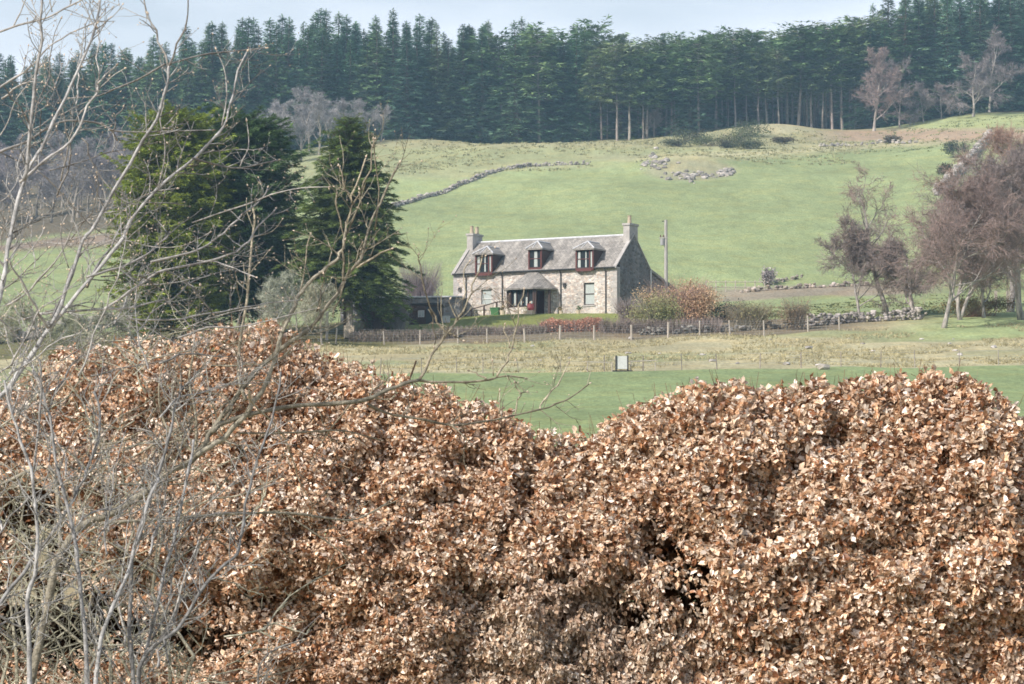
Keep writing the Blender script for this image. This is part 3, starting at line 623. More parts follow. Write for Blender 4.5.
# ------------------------------------------------------------------ walls and stones
def W(lst): return [tuple(hit(a, b)) for a, b in lst]
dry_wall('stone_wall', 'tumbled drystone wall curving up the green hill', W([(383, 211), (410, 203), (435, 196), (452, 190), (470, 182), (487, 175), (505, 170), (530, 167), (560, 165.5), (590, 165)]), .4, .3, .3, 31, gaps=.45, bright=(.85, .85, .86))
dry_wall('stone_wall', 'ruined wall running up the slope beside the rusty birches', W([(936, 196), (945, 188), (955, 178), (965, 167), (975, 156), (984, 146), (990, 138)]), .9, .3, .5, 32, gaps=.15, bright=(1, 1, 1))
dry_wall('stone_wall', 'low line of stones below the ploughed strip', W([(820, 147), (850, 146), (872, 144.5), (880, 143), (905, 144), (920, 143)]), .3, .7, .4, 33, gaps=.4)
dry_wall('stone_wall', 'rubble drystone wall in front of the birches', W([(806, 327), (830, 325), (850, 323), (872, 322), (895, 321), (925, 319.5)]), .7, .2, .27, 34, gaps=.3, bright=(.9, .88, .88))
dry_wall('stone_wall', 'low dark stone wall below the garden bushes', W([(640, 336), (680, 334), (720, 332), (760, 330), (806, 327)]), .4, .3, .26, 35, gaps=.45, bright=(.6, .6, .58))
dry_wall('stone_wall', 'stony bank at the foot of the hill between bushes and birches', W([(742, 293), (765, 291), (790, 289), (815, 288), (840, 287), (875, 286)]), .3, .4, .32, 36, gaps=.4, bright=(1, .92, .85))
dry_wall('stone_wall', 'short heap of stones at the upper end of the bank', W([(775, 284), (790, 281), (803, 279)]), .25, .3, .24, 37, bright=(.8, .75, .7))
dry_wall('stone_wall', 'weathered wall in the fields behind the left firs', W([(-10, 345), (40, 338), (90, 330), (135, 322), (165, 316)]), .8, .45, .5, 39, gaps=.25, bright=(.85, .85, .8))
rg = np.random.default_rng(5)
for (lab, spots) in (('grey outcrop boulder cluster', None),):
    groups = [('jumble of small pale rocks on the hill crest, left end', 655, 165, 14, 34), ('scatter of pale rocks in the middle of the outcrop', 690, 176, 22, 60),
              ('grey boulder pile at the right end of the outcrop', 725, 174, 9, 26), ('small dark rocks above the left outcrop', 652, 156, 8, 8)]
    for (lb, px, py, w, n) in groups:
        mb = MB()
        c0 = hit(px, py)
        for i in range(n):
            q = hit(px+rg.normal(0, w*.6), py+rg.normal(0, 2.6)); k = rg.uniform(.5, 1.1); s = rg.uniform(.2, .75)
            rough_stone(mb, (q.x, q.y, q.z+s*.15), (s*1.3, s, s*.8), rg, (k, k, k*.98))
        tag(mb.build('rock_outcrop', M['stone']), lb, 'rocks')
mb = MB(); 
for i in range(26):
    q = hit(rg.uniform(470, 1000), rg.uniform(338, 366)); s = rg.uniform(.15, .4); k = rg.uniform(.8, 1.4); rough_stone(mb, (q.x, q.y, q.z+s*.1), (s*1.5, s, s*.6), rg, (k, k, k))
tag(mb.build('field_stones', M['stone']), 'small pale stones lying about the tan pasture', 'stones', kind='stuff')
mb = MB(); q = hit(824, 370); rough_stone(mb, (q.x, q.y, q.z+.1), (.7, .5, .42), rg, (1.1, 1.05, .95)); tag(mb.build('boulder', M['stone']), 'single pale boulder at the edge of the green field', 'rock')

# gorse and scrub on the hill
for i, (px, py, w, h, col, lab) in enumerate((
    (712, 146, 6, 1.7, (.06, .075, .035), 'olive gorse clump left of the grassy mound'), (735, 143, 7, 2.2, (.06, .08, .035), 'larger gorse clump running up to the mound'),
    (752, 137, 6, 3.0, (.05, .075, .035), 'tall gorse at the wood edge left of the mound'), (678, 147, 4, 1.2, (.07, .08, .05), 'low gorse patch at the wood corner'),
    (728, 148, 2.2, 1.1, (.06, .06, .04), 'small dark gorse bush in front of the mound'), (748, 149, 4, 1.4, (.055, .07, .035), 'dark gorse bush right below the mound'),
    (783, 144, 3, 1.0, (.07, .06, .04), 'low brown scrub right of the mound'), (957, 158, 3, 2.4, (.05, .065, .04), 'round dark bush beside the ruined wall'),
    (944, 175, 2, 1.4, (.07, .08, .04), 'small green bush lower down the ruined wall'), (893, 143, 2.6, 1.2, (.08, .07, .05), 'small brown bush on the low line of stones'),
    (690, 141, 5, 1.8, (.055, .07, .035), 'gorse under the pine stems'), (769, 286, .9, 1.5, (.24, .22, .22), 'thin grey sapling standing on the hill foot'))):
    o = add_bush('gorse_bush', lab, 'bush', hit(px, py), ((400+i, w, w*.6, h, [np.array(col)*1.2, np.array(col)*1.7]), dict(n=1500, size=.2, lumps=7, twigs=60)))

# bushes round the house
add_bush('rusty_bush', 'large rust-pink leafless bush right of the gable', 'bush', gp(678, 203), ((420, 5.3, 3, 3.3, [(.58, .37, .24), (.52, .38, .24), (.48, .36, .2)]), dict(n=9000, size=.12, lumps=12, twigs=500, twigcol=(.9, .7, .6))))
add_bush('rusty_bush', 'small dark red bush behind the rust-pink one', 'bush', gp(699, 206), ((421, 2.6, 2, 2.9, [(.32, .13, .10), (.28, .12, .09)]), dict(n=2600, size=.13, lumps=6, twigs=300, twigcol=(.8, .6, .5))))
add_bush('green_bush', 'round olive-green bush in front of the rust-pink one', 'bush', gp(653, 196), ((422, 3.4, 2.4, 3.0, [(.32, .33, .15), (.28, .30, .13), (.34, .31, .17)]), dict(n=8000, size=.11, lumps=11, twigs=200, twigcol=(.9, .85, .6))))
add_bush('grey_bush', 'thin grey leafless bush at the house corner', 'bush', gp(628, 198), ((423, 2.2, 2, 2.0, [(.22, .18, .15)]), dict(n=900, size=.09, lumps=6, twigs=700, twigcol=(1, .9, .85))))
add_bush('green_bush', 'wide olive bush on the stone wall right of the garden', 'bush', gp(749, 195), ((424, 4.2, 2, 2.1, [(.26, .25, .13), (.24, .22, .12), (.27, .21, .14)]), dict(n=3800, size=.11, lumps=9, twigs=400, twigcol=(.85, .8, .6))))
add_bush('green_bush', 'narrow brown-olive bush left of the birches', 'bush', gp(797, 195), ((425, 2.2, 1.6, 2.2, [(.28, .24, .15), (.3, .22, .15)]), dict(n=2400, size=.1, lumps=6, twigs=400, twigcol=(.85, .8, .6))))
add_bush('dark_bush', 'dark evergreen hedge in the shade behind the red bush', 'bush', gp(724, 208), ((426, 4.6, 1.6, 1.5, [(.045, .06, .04), (.06, .07, .04)]), dict(n=2600, size=.12, lumps=9, twigs=100)))
add_bush('brown_bush', 'orange-brown bracken clump under the right birches', 'bush', hit(976, 317), ((427, 5.5, 2, 1.6, [(.25, .15, .06), (.2, .17, .08)]), dict(n=3200, size=.12, lumps=9, twigs=300, twigcol=(1, .7, .4))))
add_bush('brown_bush', 'red-brown leafless bush beside the whitened trunk', 'bush', gp(378, 201), ((428, 4.2, 2, 2.2, [(.20, .11, .08), (.17, .11, .08)]), dict(n=3000, size=.11, lumps=9, twigs=700, twigcol=(1, .75, .65))))
add_bush('grey_bush', 'tall see-through mauve bush behind the timber shed', 'bush', gp(420, 214), ((429, 3.6, 2.5, 4.2, [(.2, .15, .13)]), dict(n=1500, size=.1, lumps=8, twigs=1300, twigcol=(.85, .75, .75))))
add_bush('grey_bush', 'pale grey leafless scrub between trunk and shed', 'bush', gp(398, 200), ((430, 1.8, 1.4, 2.0, [(.24, .22, .19)]), dict(n=500, size=.1, lumps=6, twigs=700, twigcol=(1.1, 1.05, .95))))
# lichen-grey thicket behind the big hedge
def thicket(label, px, Y, h, spread, seed, tint, dens=(8, 7, 6, 6, 4)):
    p = gp(px, Y); tr, tg = bare_tree(seed, h, spread, *dens, tw=.012, fork=.12, up=.15, wander=.22, tint=tint, r0=.09)
    o = thing('hawthorn_tree', label, 'tree', p); tr.build('trunk', M['palebark'], o); tg.build('crown', M['lichentwig'], o)
thicket('lichen-grey hawthorn tangle between the dark firs', 296, 190, 5.6, 2.2, 51, (1, 1.05, 1.05))
thicket('lichen-grey hawthorn in front of the conical fir', 322, 188, 5.0, 1.9, 52, (1.05, 1.05, 1.0))
thicket('lichen-grey hawthorn leaning against the blue-green fir', 268, 192, 4.6, 1.9, 53, (.95, 1, 1))
thicket('low olive-grey hawthorn at the left end of the field wall', 20, 186, 3.6, 2.3, 54, (.85, .88, .75))
thicket('low olive-grey hawthorn next along the field wall', 66, 188, 3.4, 2.2, 55, (.8, .85, .75))
thicket('third low hawthorn along the field wall, near the firs', 112, 190, 3.3, 2.2, 56, (.85, .85, .8))

# garden bank: low hedges and shrubs below the lawn
def strip(label, name, px0, px1, Y, h, cols, seed, n=5200, size=.11, tw=900, tc=(.8, .7, .62)):
    rg = np.random.default_rng(seed); a = gp(px0, Y); b = gp(px1, Y); k = n; t = rg.random(k); x = a.x+(b.x-a.x)*t; y = Y+rg.normal(0, .35, k)+.0
    z = ground(x, y)+(rg.random(k)**.8)*h*(.6+.7*vnoise(x*1.0, y*0, .9, seed)); cols = np.array(cols); c = cols[rg.integers(0, len(cols), k)]*rg.uniform(.6, 1.35, (k, 1))
    o = thing(name, label, 'hedge', (0, 0, 0)); m = MB(); m.scatter(LT, LQ, None, np.stack([x, y, z], 1), rg.normal(size=(k, 3)), rg.normal(size=(k, 3)), size*rg.uniform(.6, 1.4, k), c)
    m.build('foliage', M['bushleaf'], o); m = MB(); t = rg.random(tw); x = a.x+(b.x-a.x)*t; y = Y+rg.normal(0, .3, tw); z = ground(x, y)
    P0 = np.stack([x, y, z], 1); P1 = P0+np.stack([rg.normal(0, .25, tw), rg.normal(0, .2, tw), h*rg.uniform(.5, 1.35, tw)], 1); m.ribbons(P0, P1, .012, .006, np.array(tc)); m.build('twigs', M['greytwig'], o)
    # set the thing's origin on the ground at its middle
    c = gp((px0+px1)/2, Y); o.location = c
    for ch in o.children: ch.data.transform(Matrix.Translation(-c))
strip('clipped copper-brown hedge below the lawn, right of the middle', 'garden_hedge', 540, 602, 195.2, .72, [(.55, .27, .19), (.44, .2, .13), (.6, .38, .29)], 61)
strip('grey-brown leafless hedge on the bank left of the copper hedge', 'garden_hedge', 455, 545, 194.5, .5, [(.27, .23, .19), (.23, .2, .15)], 62, 3600, tw=1800)
strip('bare brown hedge on the bank below the timber shed', 'garden_hedge', 350, 458, 193.5, .6, [(.25, .2, .16), (.22, .2, .14)], 63, 4200, tw=2000)
strip('dark leafless hedge at the foot of the bank below the bushes', 'garden_hedge', 600, 720, 194, .8, [(.15, .13, .10), (.18, .15, .12)], 64, 4000, tw=2200)

# ------------------------------------------------------------------ grass tufts of the rough pasture
def tufts():
    rg = np.random.default_rng(9); n = 9000; Y = rg.uniform(149.5, 192, n); px = rg.uniform(200, 1060, n); x = (px-512)/FOC*Y
    k = vnoise(x, Y, 4, 71) > .42; x, Y = x[k], Y[k]; n = len(x); m = 5
    x = np.repeat(x, m)+rg.normal(0, .12, n*m); Y = np.repeat(Y, m)+rg.normal(0, .12, n*m); z = ground(x, Y); P0 = np.stack([x, Y, z-.03], 1)
    h = np.repeat(rg.uniform(.06, .2, n), m); P1 = P0+np.stack([rg.normal(0, .1, n*m), rg.normal(0, .1, n*m), h], 1)
    g = np.repeat(rg.uniform(.75, 1.3, n), m)[:, None]; c = np.array([.40, .36, .215])*g
    mb = MB(); mb.ribbons(P0, P1, .035, .008, np.clip(c, 0, 1)); tag(mb.build('rough_grass', M['bushleaf']), 'pale tussocks of dead grass across the tan pasture', 'grass', kind='stuff')
tufts()
def hill_tufts():
    rg = np.random.default_rng(19); mb = MB()
    for (y0, y1, p0, p1, n, th, col, hh) in ((372, 424, 385, 860, 2600, .55, (.32, .32, .18), .25), (375, 430, 860, 1060, 700, .55, (.26, .29, .15), .25), (207, 232, 740, 940, 700, .5, (.24, .26, .13), .15)):
        Y = rg.uniform(y0, y1, n); px = rg.uniform(p0, p1, n); x = (px-512)/FOC*Y; k = vnoise(x, Y, 7, 72)*.6+vnoise(x, Y, 2.5, 73)*.4 > th-.12; x, Y = x[k], Y[k]; n = len(x); m = 5
        x = np.repeat(x, m)+rg.normal(0, .2, n*m); Y = np.repeat(Y, m)+rg.normal(0, .2, n*m); z = ground(x, Y); P0 = np.stack([x, Y, z-.05], 1)
        P1 = P0+np.stack([rg.normal(0, .15, n*m), rg.normal(0, .15, n*m), np.repeat(rg.uniform(.4, 1.2, n)*hh, m)], 1)
        mb.ribbons(P0, P1, .09, .03, np.clip(np.array(col)*np.repeat(rg.uniform(.6, 1.25, n), m)[:, None], 0, 1))
    tag(mb.build('hill_grass', M['bushleaf']), 'coarse grass tussocks and rushes dotted over the hill', 'grass', kind='stuff')
hill_tufts()

# ------------------------------------------------------------------ fences
def fence(label, pts, step, ph, pr, wires, net=False, seed=0, pm='fencewood'):
    rg = random.Random(seed); P = [Vector(p) for p in pts]; o = thing('wire_fence', label, 'fence', P[0]); base = P[0]
    tot = []; 
    for a, b in zip(P[:-1], P[1:]):
        n = max(1, round((b-a).length/step)); tot += [a+(b-a)*((i+(rg.uniform(-.16, .16) if i else 0))/n) for i in range(n)]
    tot.append(P[-1]); tops = []
    for q in tot:
        g = gz(q.x, q.y); h = ph*rg.uniform(.88, 1.1); w = pr*rg.uniform(.8, 1.25); mb = MB(); tx, ty = rg.gauss(0, .04), rg.gauss(0, .04)
        mb.tube([(q.x-base.x, q.y-base.y, g-.3-base.z), (q.x-base.x+tx, q.y-base.y+ty, g+h-base.z)], [w, w*.9], 6); mb.build('post', M[pm], o); tops.append(Vector((q.x, q.y, g)))
    mb = MB()
    for hh in wires:
        mb.tube([t-base+Vector((0, -pr, hh*ph)) for t in tops], .006, 3, cap=False)
    if net:
        for a, b in zip(tops[:-1], tops[1:]):
            L = (b-a).length; k = int(L/.3)
            for i in range(1, k):
                q = a+(b-a)*(i/k)-base; mb.tube([q+Vector((0, -pr, .04)), q+Vector((0, -pr, .75*ph))], .004, 3, cap=False)
    mb.build('wire', M['wire'], o); return o
f1 = [gp(px, 190.5) for px in (300, 420, 560, 700, 840)]
fence('stock fence of pale posts and netting below the garden bank', f1, 2.6, 1.05, .07, (.12, .3, .48, .66, .8, .95), True, 1)
f2 = [gp(px, 149.2) for px in (380, 560, 760, 960, 1080)]
fence('thin wire fence between the green field and the tan pasture', f2, 2.05, .85, .026, (.35, .65, .95), False, 2, 'pinebark')
# tank on its frame beside the wire fence
q = gp(622, 148.2); t = thing('water_tank', 'white box tank on a dark frame beside the wire fence', 'tank', q)
mb = MB(); mb.box(-.27, .27, -.25, .25, .12, .8); mb.build('tank', M['white'], t)
mb = MB(); 
for x in (-.31, .31): mb.box(x-.03, x+.03, -.3, .3, 0, .84)
mb.box(-.5, .55, -.3, .3, -.02, .05); mb.build('frame', M['iron'], t)
mb = MB(); z0 = .52; mb.tube([(-1.9, .6, z0+.02), (-.4, .6, z0-.03)], .022, 6); mb.tube([(.4, .6, z0+.02), (1.9, .6, z0+.1)], .03, 6)
for x in (-1.8, -.5, .5, 1.8): mb.tube([(x, .6, 0), (x, .6, z0)], .025, 5)
o = mb.build('feed_rail', M['fencewood']); o.location = q; tag(o, 'low whitish rail running behind the white tank', 'rail')

# ------------------------------------------------------------------ the farmhouse
A = R(29); L0, W0 = 14.02, 5.6; EV, RD = 3.5, 5.98
rc = at(617, 313.5, 207); HZ = rc.z
origin = Vector((rc.x-L0*math.cos(A), rc.y+L0*math.sin(A), HZ))
house = thing('farmhouse', 'granite farmhouse with three dormers and slate roof below the wooded hill', 'house', origin, -A)
ya, yb_ = 0., W0; ym = W0/2; sl = (RD-EV)/ym
def zr(y): return EV+sl*(y if y < ym else W0-y)
# walls: masonry pieces around window holes, front wall with two ground windows
def wall_with_holes(mb, x0, x1, z0, z1, holes, y0, y1):
    xs = sorted({x0, x1, *[h[0] for h in holes], *[h[1] for h in holes]})
    for a, b in zip(xs[:-1], xs[1:]):
        hs = [h for h in holes if h[0] < (a+b)/2 < h[1]]
        z = z0
        for h in sorted(hs, key=lambda h: h[2]): mb.box(a, b, y0, y1, z, h[2]); z = h[3]
        mb.box(a, b, y0, y1, z, z1)
WIN = [(2.44, 3.34, .78, 2.2), (11.24, 12.14, .72, 2.38)]
mb = MB(); wall_with_holes(mb, 0, L0, -1.0, EV-.02, WIN+[(6.9, 7.9, -.02, 2.0)], 0, .5); mb.build('front_wall', M['rubble'], house)
mb = MB(); 
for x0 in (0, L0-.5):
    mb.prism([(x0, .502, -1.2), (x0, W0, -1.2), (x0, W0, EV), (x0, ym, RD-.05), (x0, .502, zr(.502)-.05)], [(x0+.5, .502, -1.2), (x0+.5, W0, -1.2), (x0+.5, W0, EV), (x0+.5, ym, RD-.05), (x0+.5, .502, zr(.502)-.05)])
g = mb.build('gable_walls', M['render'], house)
mb = MB(); mb.box(.5, L0-.5, W0-.5, W0-.003, -1, EV-.02); mb.build('rear_wall', M['rubble'], house)
# dressed corner stones
mb = MB(); rg = random.Random(3)
for x in (0, L0):
    z = -.2; k = 0
    while z < EV-.3:
        w = .5 if k % 2 else .32; hgt = .3
        if x == 0: mb.box(-.012, w, -.014, .3, z+.015, z+hgt-.015)
        else: mb.box(L0-w, L0+.012, -.014, .3 if k % 2 == 0 else .5, z+.015, z+hgt-.015)
        z += hgt; k += 1
mb.build('quoins', M['dressed'], house)
# roof slabs
mb = MB(); ov = .18; t = .1
fy, fz = -ov, EV-ov*sl
mb.prism([(.0, fy, fz), (L0, fy, fz), (L0, ym, RD), (.0, ym, RD)], [(.0, fy, fz+t), (L0, fy, fz+t), (L0, ym, RD+t), (.0, ym, RD+t)])
mb.prism([(.0, W0+ov, fz), (.0, ym, RD-.002), (L0, ym, RD-.002), (L0, W0+ov, fz)], [(.0, W0+ov, fz+t), (.0, ym, RD+t-.002), (L0, ym, RD+t-.002), (L0, W0+ov, fz+t)])
roof = mb.build('roof', M['slate'], house)
mb = MB(); mb.tube([(.3, ym, RD+t+.02), (L0-.3, ym, RD+t+.02)], .09, 8); mb.build('ridge', M['lead'], roof)
mb = MB()
for x0 in (-.06, L0-.22):
    for s in (0, 1):
        y0, y1 = (-.25, ym) if s == 0 else (W0+.25, ym); za = EV-.25*sl+t+.005
        a = [(x0, y0, za), (x0+.28, y0, za), (x0+.28, y1, RD+t+.005), (x0, y1, RD+t+.005)]; mb.prism(a, [(q[0], q[1], q[2]+.12) for q in a])
mb.build('skews', M['dressed'], roof)
mb = MB(); mb.tube([(.05, -.24, EV-.06), (L0-.05, -.24, EV-.06)], .065, 6); mb.build('gutter', M['iron'], house)
for x in (1.14, 4.3, 9.33, 13.11):
    mb = MB(); mb.tube([(x, -.22, EV-.1), (x, -.07, EV-.4), (x, -.07, -.1)], .045, 6); mb.build('downpipe', M['iron'], house)
for x in (.6, 9.65): mb = MB(); mb.box(x-.09, x+.09, -.16, -.012, 2.1, 2.36); mb.poly([(x-.13, -.2, 2.36), (x+.13, -.2, 2.36), (x+.13, -.01, 2.43), (x-.13, -.01, 2.43)]); mb.build('wall_lamp', M['iron'], house)
def chimney(x0, x1, y0, y1, z1, pots, ph):
    mb = MB(); mb.box(x0, x1, y0, y1, 4.6, z1); mb.box(x0-.07, x1+.07, y0-.07, y1+.07, z1+.003, z1+.16)
    c = mb.build('chimney', M['dressed'], house)
    for (px_, py_) in pots:
        mb = MB(); mb.tube([(px_, py_, z1+.15), (px_, py_, z1+.15+ph*.85), (px_, py_, z1+.15+ph)], [.17, .13, .16], 10); mb.build('chimney_pot', M['potclay'], c)
chimney(.006, .52, ym-.75, ym+.75, RD+.62, ((.27, ym-.45), (.27, ym+.35)), .6)
chimney(L0-.52, L0-.006, ym-.7, ym+.7, RD+.78, ((L0-.25, ym-.2),), .62)
# sash windows
def sash(x0, x1, z0, z1, y=.12, parent=house, fm='sash', curtain=True, bars=True):
    f = MB(); w = .06
    f.box(x0, x1, y, y+.08, z0, z0+w); f.box(x0, x1, y, y+.08, z1-w, z1); f.box(x0, x0+w, y, y+.08, z0+w, z1-w); f.box(x1-w, x1, y, y+.08, z0+w, z1-w)
    if bars: zm = (z0+z1)/2; f.box(x0+w, x1-w, y+.005, y+.075, zm-.03, zm+.03)
    fr = f.build('window', M[fm], parent)
    g = MB(); g.poly([(x0+w, y+.05, z0+w), (x1-w, y+.05, z0+w), (x1-w, y+.05, z1-w), (x0+w, y+.05, z1-w)]); g.build('pane', M['curtain' if curtain else 'glass'], fr)
    return fr
for (a, b, c, d) in WIN:
    f = sash(a, b, c, d, fm='darkwood' if a > 5 else 'sash'); s = MB(); s.box(a-.08, b+.08, -.06, .115, c-.12, c-.003); s.build('sill', M['dressed'], f)
# dormers
def dormer(cx, w, zb, bay):
    ze, za = zb+1.62, zb+2.2; yf = -.30 if bay else -.05; ye = (ze-EV)/sl; ya_ = (za-EV)/sl+.1; hw = w/2
    d = MB()
    # cheeks
    for s in (-1, 1):
        x = cx+s*hw; pts = [(x, yf+.1, zb), (x, yf+.1, ze), (x, ye+.15, ze), (x, max(.05, (zb-EV)/sl), zb)]
        d.prism(pts, [(x-s*.08, q[1], q[2]) for q in pts])
    d.box(cx-hw+.085, cx+hw-.085, yf+.35, yf+.4, zb, ze)
    dm = d.build('dormer', M['darkwood'], house)
    f = MB(); fw = .11
    f.box(cx-hw, cx-hw+fw, yf, yf+.1, zb, ze); f.box(cx+hw-fw, cx+hw, yf, yf+.1, zb, ze); f.box(cx-hw+fw, cx+hw-fw, yf, yf+.1, zb, zb+.2); f.box(cx-hw+fw, cx+hw-fw, yf, yf+.1, ze-.13, ze)
    if bay:
        f.box(cx-hw+fw, cx+hw-fw, yf-.05, yf-.003, zb-.06, zb+.12)
        f.box(cx+hw-.36, cx+hw-.28, yf+.005, yf+.095, zb+.2, ze-.13)
    f.box(cx-hw+fw, cx+hw-fw-(.25 if bay else 0), yf+.01, yf+.09, zb+.84, zb+.89)
    fr = f.build('window', M['darkred'], dm)
    g = MB(); g.poly([(cx-hw+fw, yf+.06, zb+.2), (cx+hw-fw, yf+.06, zb+.2), (cx+hw-fw, yf+.06, ze-.13), (cx-hw+fw, yf+.06, ze-.13)]); g.build('pane', M['glass'], fr)
    g = MB()
    for (a, b) in ((cx-hw+fw+.06, cx-hw+fw+.3), (cx+.03, cx+.17)) if bay else ((cx-.1, cx+.2),):
        g.poly([(a, yf+.055, zb+.25), (b, yf+.055, zb+.25), (b-.03, yf+.055, ze-.2), (a+.03, yf+.055, ze-.2)])
    if bay: g.poly([(cx+hw-.25, yf+.052, zb+.25), (cx+hw-.13, yf+.052, zb+.25), (cx+hw-.13, yf+.052, ze-.2), (cx+hw-.25, yf+.052, ze-.2)])  # pale right-hand strip paints the bright reflection in the side window
    g.build('curtain', M['curtain'], fr)
    r = MB(); o_ = .16; yfe = yf-o_; apex = (cx, yf+hw*.75, za)
    corners = [(cx-hw-o_, yfe, ze), (cx+hw+o_, yfe, ze), (cx+hw+o_, ye+.1, ze), (cx-hw-o_, ye+.1, ze)]; back = (cx, ya_, za)
    r.poly([corners[0], corners[1], apex]); r.poly([corners[1], corners[2], back, apex]); r.poly([corners[3], corners[0], apex, back])
    r.box(cx-hw-o_, cx+hw+o_, yfe, ye+.05, ze-.09, ze-.012)
    rf = r.build('dormer_roof', M['slate'], dm)
    l = MB(); 
    for q in (corners[0], corners[1]): l.tube([Vector(q)+Vector((0, 0, .02)), Vector(apex)+Vector((0, 0, .03))], .05, 5)
    l.tube([Vector(apex)+Vector((0, 0, .03)), Vector(back)+Vector((0, 0, .03))], .045, 5); l.tube([((corners[0][0]+cx)/2+.2, yfe+.02, ze+.03), (cx-.02, apex[1]-.1, za-.02)], .035, 5)
    l.build('hip_lead', M['lead'], rf)
for cx, w, bay in ((2.82, 1.5, True), (7.12, 1.15, False), (11.46, 1.5, True)): dormer(cx, w, 3.28 if bay else 3.5, bay)
# porch
def porch(cx):
    hw, dp = 2.05, 2.05; base = MB(); out = []
    e = [(cx-hw, 0, 2.02), (cx-hw, -dp*.45, 2.02), (cx-hw*.5, -dp, 2.02), (cx+hw*.5, -dp, 2.02), (cx+hw, -dp*.45, 2.02), (cx+hw, 0, 2.02)]
    top = [(cx-.35, -.02, 3.42), (cx+.35, -.02, 3.42)]
    r = MB(); r.poly([e[0], e[1], top[0]]); r.poly([e[1], e[2], top[0]]); r.poly([e[2], e[3], top[1], top[0]]); r.poly([e[3], e[4], top[1]]); r.poly([e[4], e[5], top[1]])
    r.prism([(q[0], q[1] if q[1] == 0 else q[1], 1.92) for q in e], [(q[0], q[1], 2.005) for q in e]); 
    pr = r.build('porch_roof', M['slate'], house)
    b = [(cx-hw+.25, 0), (cx-hw+.25, -dp*.42), (cx-hw*.5+.02, -dp+.28), (cx+hw*.5-.1, -dp+.28), (cx+hw-.25, -dp*.42), (cx+hw-.25, 0)]
    ws = MB()
    for (p, q) in list(zip(b[:-1], b[1:]))[:3]:
        d = Vector((q[0]-p[0], q[1]-p[1])); n = Vector((-d.y, d.x)).normalized()*.2
        ws.prism([(p[0], p[1], -.3), (q[0], q[1], -.3), (q[0]+n.x, q[1]+n.y, -.3), (p[0]+n.x, p[1]+n.y, -.3)], [(p[0], p[1], .6), (q[0], q[1], .6), (q[0]+n.x, q[1]+n.y, .6), (p[0]+n.x, p[1]+n.y, .6)])
    ws.build('porch_wall', M['rubble'], house)
    po = MB(); gl = MB()
    for i, (p, q) in enumerate(list(zip(b[:-1], b[1:]))[:3]):
        k = 5 if i < 2 else 4
        for j in range(k+1):
            x = p[0]+(q[0]-p[0])*j/k; y = p[1]+(q[1]-p[1])*j/k; w = .06 if j in (0, k) else .03; po.box(x-w, x+w, y-w+.06, y+w+.06, .6, 1.915)
        d = Vector((q[0]-p[0], q[1]-p[1])); n = Vector((-d.y, d.x)).normalized()*.12; 
        po.prism([(p[0], p[1]+.02, .6), (q[0], q[1]+.02, .6), (q[0]+n.x, q[1]+n.y, .6), (p[0]+n.x, p[1]+n.y, .6)], [(p[0], p[1]+.02, .68), (q[0], q[1]+.02, .68), (q[0]+n.x, q[1]+n.y, .68), (p[0]+n.x, p[1]+n.y, .68)])
        gl.poly([(p[0]+n.x, p[1]+n.y, .68), (q[0]+n.x, q[1]+n.y, .68), (q[0]+n.x, q[1]+n.y, 1.91), (p[0]+n.x, p[1]+n.y, 1.91)])
    po.box(b[4][0]-.07, b[4][0]+.07, b[4][1]-.07, b[4][1]+.07, -.1, 1.915); po.box(b[3][0]+.05, b[3][0]+.2, b[3][1]+.05, b[3][1]+.2, -.1, 1.915)
    fr = po.build('porch_frame', M['darkwood'], house); gl.build('pane', M['glass'], fr)
    cu = MB()
    for (x, z0, z1, w) in ((-.75, .75, 1.7, .16), (-.2, .75, 1.2, .12), (.25, .72, 1.35, .22), (.7, .72, 1.05, .1)):
        cu.poly([(cx+x, -dp+.25+.1, z0), (cx+x+w, -dp+.35, z0), (cx+x+w, -dp+.35, z1), (cx+x, -dp+.35, z1)])
    cu.build('curtain', M['curtain'], fr)
    do = MB(); do.box(6.92, 7.88, .2, .26, 0, 1.98); do.build('door', M['darkred'], house)
porch(7.0)
# rear wing
mb = MB(); wx0, wx1, wy1 = L0-3.6, L0-.15, W0+4.6
mb.prism([(wx0, W0+.01, -1), (wx1, W0+.01, -1), (wx1, W0+.01, 3.5), (wx0, W0+.01, 3.5)], [(wx0, wy1, -1), (wx1, wy1, -1), (wx1, wy1, 2.3), (wx0, wy1, 2.3)]); mb.build('rear_wing', M['render'], house)
mb = MB(); a = [(wx0-.1, W0+.02, 3.76), (wx1+.15, W0+.02, 3.76), (wx1+.15, wy1+.2, 2.5), (wx0-.1, wy1+.2, 2.5)]; mb.prism([(q[0], q[1], q[2]-.2) for q in a], a); mb.build('wing_roof', M['slate'], house)
mb = MB(); mb.tube([(L0+.1, W0-.1, -.5), (L0+.1, W0-.1, 3.6)], .07, 6); mb.build('soil_pipe', M['sash'], house)
# --- garden things in front of the house (house frame -> world)
RM = Matrix.Translation(origin) @ Matrix.Rotation(-A, 4, 'Z')
def hp(x, y, z=0): return RM @ Vector((x, y, z))
def gput(o, x, y):
    p = hp(x, y); o.location = (p.x, p.y, max(gz(p.x, p.y)-.02, HZ-.35)); o.rotation_euler = (0, 0, -A); return o
o = gput(thing('garden_rail', 'dark timber handrail on posts left of the porch', 'railing'), 2.4, -1.6)
mb = MB(); mb.tube([(0, 0, .55), (2.3, 0, 1.05), (2.85, 0, 1.1)], .04, 6); mb.build('rail', M['darkwood'], o)
for x, z in ((.1, .6), (1.2, .82), (2.3, 1.05), (2.85, 1.1)): mb = MB(); mb.box(x-.05, x+.05, -.05, .05, -.3, z); mb.build('post', M['darkwood'], o)
o = gput(thing('garden_bench', 'weathered wooden bench under the handrail', 'bench'), 3.3, -1.2)
mb = MB(); mb.box(-.75, .75, -.25, .2, .4, .47); mb.build('seat', M['fencewood'], o)
